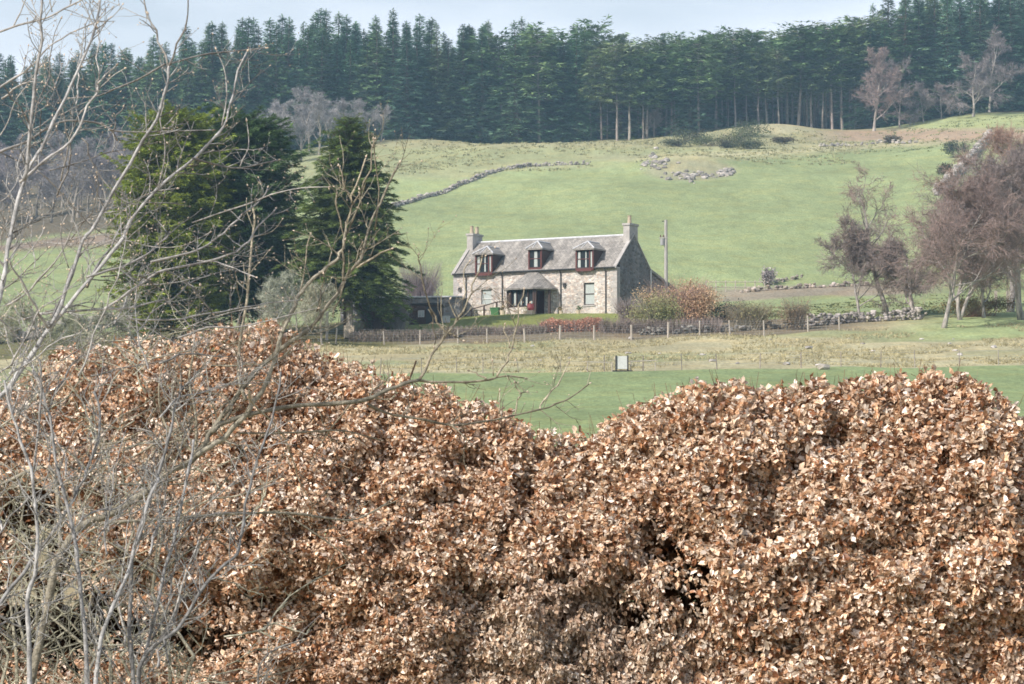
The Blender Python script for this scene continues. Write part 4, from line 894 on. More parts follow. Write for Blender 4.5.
mb = MB(); mb.box(-.75, .75, .2, .26, .55, .9); mb.build('backrest', M['fencewood'], o)
for x in (-.68, .6):
    for y in (-.22, .13): mb = MB(); mb.box(x, x+.08, y, y+.07, -.3, .4); mb.build('leg', M['fencewood'], o)
mb = MB(); mb.prism([(-.28, -.25, -.2), (.28, -.25, -.2), (.28, .25, -.2), (-.28, .25, -.2)], [(-.36, -.33, .5), (.36, -.33, .5), (.36, .33, .5), (-.36, .33, .5)]); mb.box(-.39, .39, -.36, .36, .503, .57)
gput(tag(mb.build('planter', M['green']), 'dark green square planter beside the bench', 'planter'), 4.75, -1.75)
o = gput(thing('garden_urn', 'red tub on a cream pedestal at the porch corner', 'planter'), 8.1, -2.5)
mb = MB(); mb.box(-.24, .24, -.24, .24, -.2, .3); mb.build('pedestal', M['cream'], o)
mb = MB(); mb.tube([(0, 0, .3), (0, 0, .45), (0, 0, .72), (0, 0, .8)], [.2, .27, .25, .29], 12); mb.build('tub', M['redpaint'], o)
mb = MB(); mb.box(-.24, .24, -.2, .2, 0, .46); mb.box(-.26, .26, -.22, .22, .463, .5); o = mb.build('storage_box', M['white']); o.location = gp(446, 203.5); o.rotation_euler = (0, 0, -.3); tag(o, 'small white box on the grass left of the house', 'box')
for i, (x, y, s, c, lab) in enumerate(((5.55, -2.2, .42, (.3, .26, .16), 'pale round plant pot at the porch foot'), (7.6, -2.35, .36, (.25, .3, .1), 'mossy plant pot between porch and red tub'), (9.7, -.7, .3, (.2, .16, .08), 'brown plant pot against the wall right of the porch'), (11.1, -.6, .3, (.08, .15, .05), 'green potted shrub under the right window'))):
    o = gput(thing('plant_pot', lab, 'plant pot'), x, y); mb = MB(); mb.tube([(0, 0, -.1), (0, 0, s*.8)], [s*.4, s*.55], 9); mb.build('pot', M['cream'], o)
    m, t_ = bush(500+i, s*1.5, s*1.5, s*1.3, [c], n=120, size=.09, lumps=3, twigs=20); q = m.build('foliage', M['bushleaf'], o); q.location = (0, 0, s*.7)
# low outbuilding range, timber shed
o = thing('outbuilding', 'long low stone byre with pale coping left of the farmhouse', 'outbuilding', gp(405, 212), -.12)
mb = MB(); mb.box(-5.0, 4.2, 0, 3, -1, 1.75); mb.build('wall', M['render'], o); mb = MB(); mb.box(-5.1, 4.3, -.1, 3.1, 1.753, 1.86); mb.build('coping', M['lead'], o)
o = thing('timber_shed', 'dark brown timber shed with a small white window', 'shed', gp(424.5, 204.5), -.12)
mb = MB(); mb.box(-1.15, 1.15, 0, 1.6, -.3, 1.45); mb.build('wall', M['darkwood'], o); mb = MB(); mb.prism([(-1.25, -.15, 1.453), (1.25, -.15, 1.453), (1.25, 1.8, 1.3), (-1.25, 1.8, 1.3)], [(-1.25, -.15, 1.53), (1.25, -.15, 1.53), (1.25, 1.8, 1.455), (-1.25, 1.8, 1.455)]); mb.build('roof', M['iron'], o)
mb = MB(); mb.box(-.5, -.02, -.03, -.002, .5, 1.0); w = mb.build('window', M['white'], o)
mb = MB(); mb.box(-.44, -.27, -.036, -.031, .55, .95); mb.box(-.22, -.08, -.036, -.031, .55, .95); mb.build('pane', M['curtain'], w)
mb = MB(); mb.box(.1, 1.05, -.03, -.002, -.2, 1.25); mb.build('door', M['iron'], o)
# utility pole
q = gp(666.5, 214); zt = at(666, 220, 214).z-q.z
o = thing('utility_pole', 'grey wooden electricity pole right of the gable', 'utility pole', q)
mb = MB(); mb.tube([(0, 0, -.5), (0, 0, zt)], [.16, .12], 10); mb.build('pole', M['pole'], o)
mb = MB(); mb.tube([(-.28, -.05, zt-1.95), (-.28, -.05, zt-1.45)], [.17, .17], 10); mb.box(-.14, .1, -.1, .02, zt-1.8, zt-1.7); mb.build('transformer', M['wire'], o)
mb = MB(); mb.box(-.5, .14, -.14, -.05, zt-1.42, zt-1.34); mb.build('crossarm', M['pole'], o)
for x in (-.42, -.2): mb = MB(); mb.tube([(x, -.1, zt-1.34), (x, -.1, zt-1.15)], [.05, .035], 6); mb.build('insulator', M['darkred'], o)
mb = MB(); mb.box(-.3, 0, -.03, .03, zt-.12, zt-.06); mb.build('pole_cap', M['iron'], o)
# paddock gate on the hill foot
o = thing('field_fence', 'faint rail fence on the hill foot right of the red bush', 'fence', hit(728, 292))
for i in range(7): mb = MB(); mb.tube([(-1.9+i*.85, 0, -.3), (-1.9+i*.85, 0, 1.0)], .05, 5); mb.build('post', M['fencewood'], o)
mb = MB(); 
for z in (.4, .85): mb.tube([(-1.9, -.06, z), (3.2, -.06, z)], .03, 4)
mb.build('rail', M['fencewood'], o)

# ------------------------------------------------------------------ the beech hedge
HX = [-300, -40, 0, 40, 80, 130, 180, 235, 270, 300, 330, 360, 400, 440, 470, 500, 530, 552, 568, 585, 600, 625, 660, 700, 760, 850, 900, 950, 985, 1010, 1040, 1100, 1300]
HYs = [400, 395, 388, 362, 350, 345, 338, 326, 325, 335, 352, 368, 380, 390, 400, 410, 424, 434, 438, 434, 424, 406, 394, 386, 383, 378, 374, 374, 388, 405, 440, 470, 480]
HD = 17.0
def hedge():
    rg = np.random.default_rng(77); n = 330000
    px = rg.uniform(-260, 1300, n); u = rg.random(n)
    top = np.interp(px, HX, HYs)+ (vnoise(px, px*0, 16, 5)-.5)*16+(vnoise(px, px*0, 5, 6)-.5)*8
    py = top + (u**.9)*(760-top)
    # depth shell: surface bulges toward the camera lower down, with lumps
    rel = np.clip((py-top)/180, 0, 1)
    lump = (vnoise(px, py, 60, 8)-.5)*.22+(vnoise(px, py, 24, 9)-.5)*.2
    surf = HD+.45*(1-np.sqrt(np.clip(rel, 0, 1)))-.25*rel-lump
    back = rg.exponential(.12, n)
    keep = back < .75
    # holes: the surface falls back
    hole = np.zeros(n)
    for (cx, cy, rx, ry, a) in ((660, 545, 32, 36, .85), (695, 595, 30, 46, .95), (640, 620, 30, 20, .7), (620, 600, 24, 18, .7), (770, 650, 40, 22, .7), (925, 460, 20, 12, .45), (868, 545, 30, 14, .45), (790, 610, 36, 18, .4), (440, 500, 24, 10, .7), (470, 460, 30, 9, .6), (200, 640, 60, 25, 1.1), (60, 620, 75, 50, 1.6), (390, 545, 25, 10, .6), (250, 600, 40, 14, .7),
                                (30, 515, 40, 30, 1.5), (60, 555, 30, 14, 1.1), (1020, 480, 12, 30, .5), (560, 500, 20, 8, .5), (500, 590, 36, 12, .4), (840, 440, 22, 8, .5), (330, 620, 30, 20, .5)):
        hole += a*np.exp(-((px-cx)/rx)**2-((py-cy)/ry)**2)
    fine = vnoise(px+50, py, 12, 14)*.6+vnoise(px, py, 27, 15)*.4; hole2 = hole+np.clip((.33-fine)*3., 0, .6)
    keep &= rg.random(n) > np.clip(hole2*.95, 0, .985)
    px, py, surf, back, hole = px[keep], py[keep], surf[keep], back[keep], hole2[keep]; top = top[keep]; n = len(px)
    Y = surf+back+hole*.22
    u_ = (px-PW/2)/FOC; t_ = (PH/2-py)/FOC; s = Y/(CP-t_*SP); P = np.stack([u_*s, Y, EYE+s*(SP+t_*CP)], 1)
    ok = P[:, 2] > .05; P = P[ok]; px = px[ok]; py = py[ok]; back = back[ok]; hole = hole[ok]; n = len(P)
    D = rg.normal(size=(n, 3))*np.array([1, .8, .8])+np.array([0, -.35, -.35])-np.array([0, 0, 1.])*(np.clip(1-((px-600)/190)**2-((py-630)/90)**2, 0, 1)*1.3)[:, None]; Z = rg.normal(size=(n, 3))*.75+np.array([-.25, -.75, .55])
    # crinkled leaf: 8 vertices, two halves folded on the midrib
    base = np.array([[0, 0, 0], [.5, 0, 0], [1, 0, 0], [.28, .26, 0], [.68, .27, 0], [.28, -.26, 0], [.68, -.27, 0], [.84, .13, 0], [.84, -.13, 0]])
    TV = np.repeat(base[None], n, 0); fold = rg.uniform(-.05, .32, (n, 1)); curl = rg.uniform(-.75, .75, (n, 1)); tw = rg.normal(0, .12, (n, 1))
    TV[..., 2] = fold*np.abs(base[None, :, 1])*2.2 + curl*(base[None, :, 0]-.4)**2*1.2+tw*base[None, :, 1]*base[None, :, 0]*3+rg.normal(0, .075, (n, 9)); TV[..., :2] += rg.normal(0, .05, (n, 9, 2))
    TV[..., 1] *= rg.uniform(.65, 1.15, (n, 1))
    q = [(0, 1, 4, 3), (0, 5, 6, 1), (1, 2, 7, 4), (1, 6, 8, 2)]
    pal = np.array([(.84, .66, .50), (.70, .48, .31), (.56, .34, .20), (.94, .83, .72), (.40, .20, .10), (.72, .60, .47), (.26, .11, .05), (.80, .60, .42)])  # palest and darkest tones also stand in for sun highlights and shade
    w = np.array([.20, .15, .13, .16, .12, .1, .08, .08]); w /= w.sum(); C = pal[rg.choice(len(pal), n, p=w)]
    redz = np.clip(vnoise(px, py, 55, 21)*1.6-.7, 0, 1)[:, None]; C = C*(1-.35*redz)+np.array((.40, .19, .09))*.35*redz
    greyz = np.clip(1-((px-560)/170)**2-((py-640)/90)**2, 0, 1)[:, None]; C = C*(1-.5*greyz)+np.array((.42, .36, .29))*.5*greyz
    C = C*rg.uniform(.55, 1.3, (n, 1))*np.array((1.03, 1.01, .99))*(1-.25*np.clip(back/.5, 0, 1))[:, None]  # leaves set deeper get darker, shade painted into their colour
    S = (.037+.007*np.clip((px-300)/400, 0, 1))*rg.uniform(.6, 1.3, n)*(1-.18*greyz[:, 0])*(1+.12*(px > 700))
    o = thing('beech_hedge', 'tall unclipped beech hedge thick with dry copper leaves', 'hedge', (0, HD+.6, 0))
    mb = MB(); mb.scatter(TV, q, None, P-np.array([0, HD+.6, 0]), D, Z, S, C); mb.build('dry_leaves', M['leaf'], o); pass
    # stems, branches and twigs
    mb = MB(); k = 90
    for i in range(k):
        x = rg.uniform(-3.6, 3.8); y = rg.uniform(-.1, .7); tp = np.interp(512+x*FOC/17.3, HX, HYs); zt = at(512, tp, 17.4).z-rg.uniform(.1, .5)
        pts = [(x, y, -.1)]; n_ = 7
        dx = rg.normal(0, .12)
        for j in range(1, n_+1): pts.append((x+dx*j*.4+rg.normal(0, .05), y+rg.normal(0, .05), zt*j/n_))
        mb.tube(pts, np.linspace(.022, .006, n_+1), 5, c=(.7, .7, .7), cap=False)
    mb.build('stems', M['hedgewood'], o)
    m = 15000; i = rg.integers(0, n, m); P0 = P[i]-np.array([0, HD+.6, 0]); dv = rg.normal(size=(m, 3))*np.array([1, .5, 1])+np.array([0, .2, -.5]); dv /= np.linalg.norm(dv, axis=1)[:, None]
    L = rg.uniform(.03, .13, m)[:, None]; g = rg.uniform(.8, 2.0, (m, 1)); mb = MB(); mb.ribbons(P0, P0+dv*L, .0014, .0022, np.array((1, .95, .85))*g)
    # sprigs poking above the outline
    m = 260; x = rg.uniform(-3.2, 3.2, m); tp = np.interp(512+x*FOC/17.4, HX, HYs); z = np.array([at(512, t, 17.4).z for t in tp]); P0 = np.stack([x, rg.uniform(-.4, .1, m), z-.1], 1)
    mb.ribbons(P0, P0+np.stack([rg.normal(0, .04, m), rg.normal(0, .04, m), rg.uniform(.08, .2, m)], 1), .0022, .0014, np.array((1.2, 1.1, 1.)))
    mb.build('twigs', M['hedgewood'], o)
    # inner beech leaves backing the hedge; lower left ones darkened to imitate shade
    m = 60000; X = rg.uniform(-3.9, 3.9, m); Yy = rg.uniform(.1, .85, m); tp = np.interp(512+X*FOC/17.6, HX, HYs); zt = np.array([at(512, t, 17.6).z for t in np.interp(np.linspace(-3.9, 3.9, 400)*FOC/17.6+512, HX, HYs)]); zt = np.interp(X, np.linspace(-3.9, 3.9, 400), zt)
    z = rg.random(m)**.8*(zt-.1); pxx = 512+X*FOC/17.6
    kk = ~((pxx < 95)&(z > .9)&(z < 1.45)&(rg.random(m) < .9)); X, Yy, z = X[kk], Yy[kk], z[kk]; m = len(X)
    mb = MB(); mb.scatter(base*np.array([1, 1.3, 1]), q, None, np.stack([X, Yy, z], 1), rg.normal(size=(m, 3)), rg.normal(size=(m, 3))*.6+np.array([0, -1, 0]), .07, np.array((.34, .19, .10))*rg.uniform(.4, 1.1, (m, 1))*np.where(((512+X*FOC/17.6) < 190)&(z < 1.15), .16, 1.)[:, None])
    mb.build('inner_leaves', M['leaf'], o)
hedge()

# ------------------------------------------------------------------ bare shrubs nearest the camera
def smooth_poly(pts, k=4):
    P = np.array(pts, float); n = len(P)
    if n < 3: return P
    out = []
    for i in range(n-1):
        p0 = P[max(i-1, 0)]; p1 = P[i]; p2 = P[i+1]; p3 = P[min(i+2, n-1)]
        for t in np.arange(k)/k: out.append(.5*((2*p1)+(-p0+p2)*t+(2*p0-5*p1+4*p2-p3)*t*t+(-p0+3*p1-3*p2+p3)*t**3))
    out.append(P[-1]); return np.array(out)
def shrub(label, branches, Y0, seed, barkm, twigdens=1., bud=1., tcol=(1, 1, 1), tlen=1., foot=None, auto=(), wf=1.):
    """branches: (list of (px,py), width px start, width px end, depth offset start, end)"""
    rg = np.random.default_rng(seed); mb = MB(); tw = MB(); bd = MB(); k = Y0/FOC
    foot = Vector(foot)
    for (x0, x1, ya_, yb_, cnt, ang) in auto:
        for i in range(cnt):
            x = rg.uniform(x0, x1); y = rg.uniform(ya_, yb_); a = ang+rg.normal(0, .45); pl = [(x, y)]; L = rg.uniform(14, 30)
            for j in range(rg.integers(3, 7)): a += rg.normal(0, .22); x += math.cos(a)*L; y -= math.sin(a)*L; pl.append((x, y))
            branches = branches+[(pl, rg.uniform(1.6, 3.6), 1.1, rg.uniform(-.2, .6), rg.uniform(-.1, .8))]
    BP = []; BX = []; BS = []
    def budat(p, d, s): BP.append(p); BX.append(d); BS.append(s)
    def twig(p, d, L, w, lev):
        n = 5 if lev == 0 else 3; pts = [p.copy()]; d = d/np.linalg.norm(d)
        for i in range(n):
            d = d+rg.normal(0, .16, 3)+np.array([0, 0, .09]); d /= np.linalg.norm(d); p = p+d*L/n; pts.append(p.copy())
        g = rg.uniform(.4, 1.15); tw.tube(pts, np.linspace(w, w*.5, n+1), 4 if lev == 0 else 3, c=np.array(tcol)*g, cap=False)
        if rg.random() < .55*bud: budat(pts[-1], d, rg.uniform(.008, .016))
        for i in range(1, n):
            if rg.random() < (.75 if lev == 0 else .4):
                a = rg.normal(size=3); a[1] *= .6; a -= d*a.dot(d); a /= np.linalg.norm(a); dd = d*.75+a*.75
                if lev < 1: twig(pts[i], dd, L*rg.uniform(.3, .6), w*.7, lev+1)
                elif rg.random() < .45: budat(pts[i]+a*.005, dd, rg.uniform(.007, .015))
    for (pl, w0, w1, y0, y1) in branches:
        sp = smooth_poly(pl, 4); n = len(sp); dep = np.linspace(y0, y1, n)+Y0
        sp = sp+np.stack([np.interp(np.arange(n), np.arange(0, n, 2), rg.normal(0, 1.2, len(range(0, n, 2)))), 0*sp[:, 0]], 1)
        P = np.array([tuple(at(a, b, d)) for (a, b), d in zip(sp, dep)]); rad = np.linspace(w0, w1, n)*k*.37*wf*(1+rg.normal(0, .1, n))
        mb.tube(P, rad, 7, c=np.array(tcol)*rg.uniform(.45, 1.2)*np.array((1.0, .97, .95) if w0 < 5 else (1, 1, 1.03)))  # random tone per branch also imitates sunlit and shaded stems
        seg = np.linalg.norm(np.diff(P, axis=0), axis=1).sum(); m = int(seg*13*twigdens)
        for i in range(m):
            f = rg.uniform(.12, 1)*(n-1); j = min(int(f), n-2); p = P[j]+(P[j+1]-P[j])*(f-j); t = P[j+1]-P[j]; t /= np.linalg.norm(t)+1e-9
            a = rg.normal(size=3); a[1] *= .5; a -= t*a.dot(t); a /= np.linalg.norm(a)+1e-9
            L = rg.uniform(.05, .24)*tlen; twig(p, t*.7+a*.8, L, max(.0013, min(.0028, rad[j]*.5)), 0 if L > .09 else 1)
        if w1 < 3: budat(P[-1], P[-1]-P[-2], .02)
    o = thing('bare_shrub', label, 'shrub', foot)
    B = np.array([[0, 0, 0], [.35, .26, 0], [.35, 0, .26], [.35, -.26, 0], [.35, 0, -.26], [1, 0, 0]])
    bt = [(0, 2, 1), (0, 3, 2), (0, 4, 3), (0, 1, 4), (5, 1, 2), (5, 2, 3), (5, 3, 4), (5, 4, 1)]
    if BP: bd.scatter(B, None, bt, np.array(BP), np.array(BX), rg.normal(size=(len(BP), 3)), np.array(BS), np.array((1, 1, 1))*rg.uniform(.5, 1.4, (len(BP), 1)))
    if bd.n: tw.add(np.concatenate(bd.v), None, np.concatenate(bd.t), np.concatenate(bd.c), m=1)
    for nm, m_ in (('branches', mb), ('twigs', tw)):
        if m_.n:
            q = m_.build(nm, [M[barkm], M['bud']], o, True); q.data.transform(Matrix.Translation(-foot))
def up_from_ground(px, py, Y, gx, n=4):
    """extra pixels so a stem runs down to the ground at (gx)"""
    z0 = gz((gx-512)/FOC*Y, Y); _, gy = proj((gx-512)/FOC*Y, Y, z0); return [(gx, gy+6), (gx*.5+px*.5, gy*.45+py*.55)]
YA = 12.0
A_br = [
 (up_from_ground(-20, 430, YA, -150)+[(-20, 430), (8, 388), (31, 354), (48, 328), (80, 292), (110, 255), (132, 221), (158, 188), (193, 158), (222, 126), (231, 94), (247, 52)], 9, 2.4, 0, .3),
 ([(48, 328), (62, 305), (72, 274), (83, 240), (97, 220), (129, 164), (155, 119), (167, 82), (168, 66)], 5.5, 4, 0, .1),
 ([(168, 66), (161, 42), (150, 18), (143, -12)], 3, 2, .1, .1), ([(168, 66), (178, 44), (188, 14), (191, -12)], 3, 1.8, .1, .0),
 ([(168, 66), (180, 61), (206, 54), (236, 51), (266, 48)], 3, 1.6, .1, .4), ([(165, 64), (140, 78), (118, 88), (98, 96), (70, 98)], 3, 1.6, .1, .3),
 ([(222, 126), (228, 84), (216, 50)], 2, 1.3, .2, .3),
 (up_from_ground(-10, 330, YA-.6, -120)+[(-30, 420), (0, 300), (7, 250), (13, 220), (24, 180), (42, 145), (64, 97), (84, 58), (97, 22), (101, -12)], 8.5, 2.6, -.6, -.3),
 ([(24, 180), (28, 155), (33, 97), (39, 58), (42, 22), (43, -12)], 5.5, 3, -.5, -.6),
 ([(22, 182), (45, 160), (69, 142), (87, 106), (98, 84), (97, 58), (98, 30)], 4, 1.6, -.5, -.2), ([(98, 84), (106, 74), (116, 66)], 2.4, 1.5, -.4, -.4),
 ([(-20, 40), (0, 32), (18, 25), (45, 18), (66, 8), (90, -3)], 3.4, 2, -.2, -.2), ([(14, 26), (20, 12), (28, -6)], 2.2, 1.5, -.2, -.2), ([(54, 12), (50, -8)], 2, 1.4, -.2, -.2),
 ([(-20, 100), (0, 88), (24, 72), (36, 62), (52, 45), (70, 33), (95, 22)], 3.2, 1.6, -.2, .0),
 ([(-15, 162), (0, 152), (25, 142), (60, 122), (95, 122), (108, 128), (116, 138)], 4, 2, -.1, .1), ([(100, 122), (112, 130), (118, 116), (125, 108)], 2.4, 1.4, 0, 0),
 ([(108, 130), (135, 132), (170, 131), (213, 130)], 2.4, 1.4, 0, .2), ([(82, 138), (88, 152), (95, 168), (112, 190), (125, 202), (140, 205)], 2.4, 1.6, .1, .2),
 ([(87, 277), (108, 271), (129, 264), (146, 254), (158, 244), (168, 233)], 3.6, 2, 0, .3), ([(40, 314), (75, 311), (106, 309), (128, 308), (145, 304), (168, 299)], 3.6, 2, .1, .4),
 ([(106, 309), (130, 293), (158, 273), (181, 267), (206, 262), (226, 256), (243, 246), (252, 235), (266, 219), (276, 209)], 4, 2, .1, .5),
 ([(150, 262), (178, 256), (200, 249), (214, 241), (223, 233), (236, 220), (245, 211), (257, 204), (271, 188)], 3.4, 2, .1, .5),
 ([(126, 319), (150, 320), (181, 319), (200, 315), (219, 312), (245, 307), (270, 303), (300, 300)], 3, 1.8, .3, .6),
 ([(8, 259), (20, 280), (30, 298), (40, 315), (48, 328)], 3, 3.4, -.2, 0), ([(165, 297), (176, 310), (192, 330)], 2.6, 1.8, .3, .3), ([(181, 276), (195, 292), (214, 313)], 2.4, 1.8, .3, .4),
 ([(86, 287), (100, 262), (112, 246), (122, 224)], 5, 1.8, .2, .4), ([(66, 214), (60, 240), (68, 268)], 2, 1.6, 0, 0), ([(36, 170), (60, 190), (80, 215), (105, 235)], 2, 1.4, 0, .2),
 ([(158, 188), (166, 150), (160, 120), (164, 96)], 2.2, 1.4, .2, .2), ([(193, 158), (215, 164), (240, 168), (278, 160)], 2.8, 1.6, .2, .5), ([(240, 168), (248, 148), (246, 122)], 1.8, 1.2, .3, .3)]
shrub('grey upright stems with pale buds sweeping up at the left picture edge', A_br, YA, 81, 'shrubbark', 1.0, 1.0, foot=(gp(-150, YA)), auto=((-30, 80, 60, 330, 15, .9), (40, 200, 220, 345, 12, .25), (-30, 60, 250, 420, 12, 1.0)))
YC = 11.4
gy = proj(0, YC, 0)[1]
F_br = [
 ([(140, 790), (134, 700), (131, 629), (131, 558), (142, 518), (156, 478), (169, 438), (174, 410), (182, 385)], 7, 3, 0, .2),
 ([(142, 790), (140, 690), (152, 630), (166, 570), (178, 518), (188, 470), (192, 440)], 6, 3.4, .1, .3),
 ([(145, 790), (142, 669), (178, 629), (200, 593), (222, 568), (236, 553), (243, 522), (249, 487), (258, 460), (267, 433), (274, 405), (282, 372)], 6, 2.6, 0, .4),
 ([(86, 790), (88, 690), (84, 629), (79, 580), (76, 549), (67, 504), (57, 460), (49, 416), (44, 395), (33, 370)], 7, 3.2, -.1, .1),
 ([(98, 790), (96, 690), (102, 638), (115, 600), (129, 567), (142, 530), (152, 492), (156, 478)], 6.5, 4, -.1, .1),
 ([(30, 790), (29, 690), (29, 602), (34, 575), (38, 558), (36, 510), (31, 469), (22, 440), (13, 415), (5, 380)], 7, 3, -.2, -.2),
 ([(-60, 700), (-30, 650), (0, 602), (22, 574), (40, 549), (67, 513), (80, 488), (89, 469), (97, 442), (98, 415), (95, 392)], 6.5, 3, -.1, .2),
 ([(33, 469), (37, 440), (40, 407), (42, 380), (38, 360)], 4, 2.6, -.1, 0), ([(84, 629), (100, 650), (118, 668)], 3, 2, 0, 0), ([(142, 669), (160, 640), (175, 610), (186, 570), (200, 540)], 4, 2, .1, .2),
 ([(150, 640), (170, 600), (176, 560), (170, 520)], 3, 1.8, .1, .3), ([(0, 615), (12, 624), (28, 628)], 4, 3, 0, 0), ([(95, 585), (112, 612), (128, 640)], 3, 2, 0, 0), ([(262, 790), (258, 690), (268, 655), (300, 640)], 4, 2, .3, .3)]
shrub('whitish multi-stemmed shrub fanning up from the lower left corner', F_br, YC, 82, 'shrubbark', 1.5, .6, foot=gp(100, YC), auto=((-20, 170, 520, 690, 16, 1.3), (-20, 180, 360, 560, 15, 1.1)))
YD = 12.6
D_br = [
 ([(20, 800), (30, 690), (50, 590), (66, 545), (84, 525), (102, 517), (120, 509), (146, 491), (169, 473), (184, 465), (196, 456), (206, 442), (213, 429), (230, 405), (249, 380), (268, 360), (290, 343), (310, 327), (324, 311), (335, 296), (345, 281), (355, 265), (364, 250), (371, 227), (380, 203), (401, 163)], 10.5, 2.6, -.2, .4),
 ([(196, 456), (209, 446), (222, 438), (244, 414), (262, 390), (275, 358), (287, 321), (294, 305), (301, 292), (311, 281), (322, 271), (332, 263), (340, 253), (344, 241), (347, 222)], 7, 3, 0, .3),
 ([(344, 241), (342, 228), (338, 213), (336, 195)], 2.4, 2, .3, .3), ([(345, 238), (355, 215), (361, 191)], 2.4, 2, .3, .3), ([(347, 222), (351, 201), (345, 183), (339, 167)], 2.6, 2, .3, .3),
 ([(351, 203), (356, 185), (365, 158)], 2.4, 1.8, .3, .3), ([(352, 206), (366, 180), (372, 160), (376, 140)], 2.4, 1.8, .3, .4), ([(343, 281), (344, 262), (344, 241)], 3, 2.6, .2, .2), ([(376, 230), (378, 190), (375, 140)], 2, 1.5, .4, .4),
 ([(355, 268), (372, 258), (390, 249)], 2.8, 2, .3, .3), ([(345, 281), (338, 300), (333, 314)], 2.4, 2, .2, .2), ([(300, 292), (305, 260), (310, 235)], 2, 1.3, .2, .3), ([(318, 312), (322, 290), (323, 275)], 2, 1.4, .2, .2),
 ([(213, 432), (222, 424), (240, 417), (265, 411), (293, 406), (326, 404), (360, 401), (375, 396), (391, 389), (404, 384), (419, 380)], 6.5, 4.6, 0, .3),
 ([(419, 380), (432, 382), (447, 382), (468, 382), (486, 380), (498, 377), (510, 376), (522, 378)], 3.6, 1.8, .3, .5),
 ([(419, 380), (432, 356), (447, 334), (453, 327), (458, 320), (468, 300), (474, 285), (483, 258)], 3.8, 1.8, .3, .5), ([(447, 333), (438, 322), (430, 309), (426, 290), (420, 266), (419, 256)], 3, 1.6, .4, .4), ([(447, 333), (454, 335), (461, 340)], 2.2, 1.4, .4, .4), ([(429, 309), (433, 328), (434, 345)], 2, 1.4, .4, .4),
 ([(467, 300), (466, 280), (466, 262)], 1.8, 1.2, .4, .4), ([(458, 320), (450, 305), (447, 300)], 1.8, 1.2, .4, .4),
 ([(498, 376), (505, 361), (512, 348), (517, 321), (520, 305), (524, 290)], 3, 1.4, .4, .5), ([(512, 348), (508, 338), (504, 326)], 2, 1.4, .4, .4), ([(487, 379), (478, 375), (471, 371)], 2.6, 1.6, .4, .4), ([(493, 376), (492, 362)], 1.6, 1.2, .4, .4),
 ([(367, 404), (380, 410), (395, 415), (425, 420), (451, 425), (473, 423), (493, 420), (516, 415), (539, 410), (556, 404), (573, 396), (589, 384)], 3.8, 1.6, .2, .6), ([(539, 410), (545, 400), (552, 390), (560, 380), (568, 364)], 2.6, 1.4, .5, .6), ([(515, 415), (518, 400), (520, 393), (515, 384)], 2.2, 1.4, .5, .5), ([(451, 425), (462, 435), (472, 446)], 2.2, 1.4, .3, .3), ([(520, 394), (527, 392)], 1.6, 1.2, .5, .5), ([(500, 414), (500, 392)], 1.8, 1.2, .4, .4),
 ([(84, 525), (120, 522), (150, 520), (178, 518), (230, 514), (285, 513), (320, 517), (351, 520), (372, 512), (391, 500)], 5, 2, .1, .4), ([(240, 433), (280, 433), (320, 431), (347, 431), (380, 440)], 3, 1.6, .1, .3),
 ([(60, 555), (50, 470), (0, 484), (-30, 488)], 6, 4, .2, .2), ([(196, 456), (170, 430), (160, 400), (165, 360)], 4, 2, .1, .1), ([(196, 455), (196, 420), (190, 380), (194, 340)], 4.5, 2, .1, .2), ([(245, 400), (238, 360), (246, 300), (252, 240), (254, 209)], 4.5, 2.4, .1, .3),
 ([(285, 513), (310, 530), (335, 548), (350, 560)], 3, 1.5, .2, .3), ([(351, 401), (330, 430), (310, 460)], 2, 1.2, .2, .3), ([(178, 518), (210, 500), (240, 495), (280, 478)], 3, 1.6, .1, .3)]
shrub('lichen-crusted shrub branching low across the hedge towards the house', D_br, YD, 83, 'lichenbark', .8, .8, tcol=(1.15, 1.12, 1.1), foot=gp(20, YD), wf=1.1, auto=((150, 260, 380, 480, 6, .5), (30, 200, 440, 600, 8, .35)))
# low lichen tangle inside the left corner
def tangle():
    rg = np.random.default_rng(90); mb = MB(); Y0 = 13.6; c0 = gp(70, Y0)
    for i in range(300):
        px, py = rg.normal(70, 85), rg.uniform(330, 780); 
        if px < -60 or px > 250: continue
        if py < 440 and rg.random() < .45: continue
        p = np.array(tuple(at(px, py, Y0+rg.normal(0, .45)))); d = rg.normal(size=3)*np.array([1, .5, .6])+np.array([.25, 0, .1]); d /= np.linalg.norm(d); L = rg.uniform(.15, .55); pts = [p]; w = rg.uniform(.0018, .0055)
        for j in range(5): d = d+rg.normal(0, .28, 3); d /= np.linalg.norm(d); p = p+d*L/5; pts.append(p)
        g = rg.uniform(.35, 1.35); mb.tube(pts, np.linspace(w, w*.5, 6), 4, c=(g*1.05, g*1.08, g*1.1), cap=False)
        for j in range(1, 6):
            for _ in range(2):
                e = rg.normal(size=3); e /= np.linalg.norm(e); mb.tube([pts[j], pts[j]+e*.04+d*.02, pts[j]+e*.07+d*.05+rg.normal(0, .01, 3)], [w*.5, w*.4, w*.25], 3, c=(g, g*1.05, g), cap=False)
    # stems that carry it
    for i in range(12):
        x = rg.uniform(-60, 190); pts = [tuple(at(x, 800, Y0+rg.normal(0, .3)))]; xx = x
        a = at(x, 800, Y0); z = gz(a.x, a.y)-.05; pts = [(a.x, a.y, z)]
        for j in range(1, 7): pts.append((a.x+rg.normal(0, .06)*j*.5, a.y+rg.normal(0, .05), z+j*.3))
        mb.tube(pts, np.linspace(.014, .004, 7), 5, c=(.9, .9, .9))
    o = mb.build('twig_tangle', M['lichenbark']); o.data.transform(Matrix.Translation(-c0)); o.location = c0
    tag(o, 'low matted tangle of lichened twigs in the lower left corner', 'shrub')
tangle()

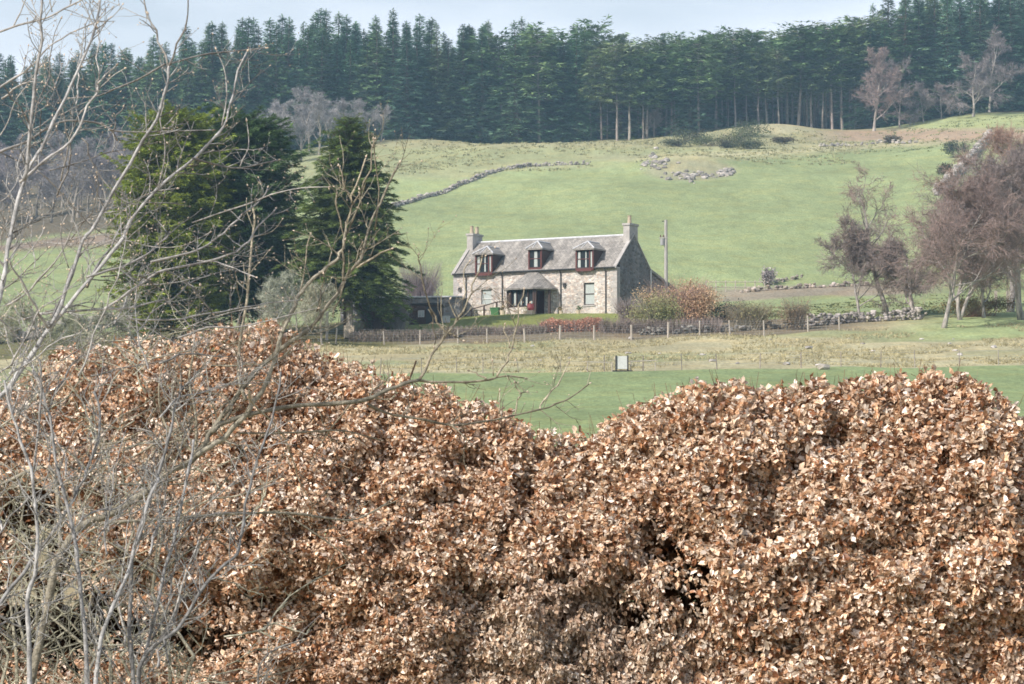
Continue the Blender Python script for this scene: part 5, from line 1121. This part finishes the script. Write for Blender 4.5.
# ------------------------------------------------------------------ light, sky
SUN_EL = R(37); SAZ = R(41)    # sun comes from the left, turned SAZ towards the camera side
sv = Vector((-math.cos(SAZ)*math.cos(SUN_EL), -math.sin(SAZ)*math.cos(SUN_EL), math.sin(SUN_EL)))
sun = bpy.data.lights.new('sun', 'SUN'); sun.energy = 5.0; sun.angle = R(.55); sun.color = (1, .955, .89)
so = bpy.data.objects.new('sun', sun); COL.objects.link(so); so.rotation_euler = sv.to_track_quat('Z', 'Y').to_euler(); so.location = (-40, -20, 60)
w = bpy.data.worlds.new('World'); scn.world = w; w.use_nodes = True; nt = w.node_tree; L = nt.links.new
bg = nt.nodes['Background']; sky = nt.nodes.new('ShaderNodeTexSky'); sky.sky_type = 'NISHITA'; sky.sun_disc = False
sky.sun_elevation = SUN_EL; sky.sun_rotation = math.atan2(sv.x, sv.y); sky.air_density = 1.1; sky.dust_density = 2.2; sky.ozone_density = 1.2
tc = nt.nodes.new('ShaderNodeTexCoord'); mp = nt.nodes.new('ShaderNodeMapping'); mp.inputs['Scale'].default_value = (2.2, 2.2, 9); L(tc.outputs['Generated'], mp.inputs[0])
cn = nt.nodes.new('ShaderNodeTexNoise'); cn.inputs['Scale'].default_value = 2.4; cn.inputs['Detail'].default_value = 8; L(mp.outputs[0], cn.inputs[0])
cr = nt.nodes.new('ShaderNodeMapRange'); cr.inputs[1].default_value = .38; cr.inputs[2].default_value = .68; cr.inputs[3].default_value = .45; cr.inputs[4].default_value = .95; L(cn.outputs[0], cr.inputs[0])
sz = nt.nodes.new('ShaderNodeSeparateXYZ'); L(tc.outputs['Generated'], sz.inputs[0])
el = nt.nodes.new('ShaderNodeMapRange'); el.inputs[1].default_value = .22; el.inputs[2].default_value = .7; el.inputs[3].default_value = 1; el.inputs[4].default_value = .15; L(sz.outputs[2], el.inputs[0])
ml = nt.nodes.new('ShaderNodeMath'); ml.operation = 'MULTIPLY'; L(cr.outputs[0], ml.inputs[0]); L(el.outputs[0], ml.inputs[1])
cx = nt.nodes.new('ShaderNodeMix'); cx.data_type = 'RGBA'; cx.inputs[7].default_value = (7.8, 8.8, 10.2, 1); L(ml.outputs[0], cx.inputs[0]); L(sky.outputs[0], cx.inputs[6])
L(cx.outputs[2], bg.inputs[0]); bg.inputs[1].default_value = .13
scn.view_settings.view_transform = 'Standard'; scn.view_settings.look = 'None'; scn.view_settings.exposure = 0; scn.view_settings.gamma = 1
scn.cycles.use_denoising = True; scn.cycles.max_bounces = 5; scn.cycles.diffuse_bounces = 3; scn.cycles.volume_bounces = 0; scn.cycles.transparent_max_bounces = 4
scn.cycles.pixel_filter_type = 'BLACKMAN_HARRIS'; scn.cycles.filter_width = 1.6
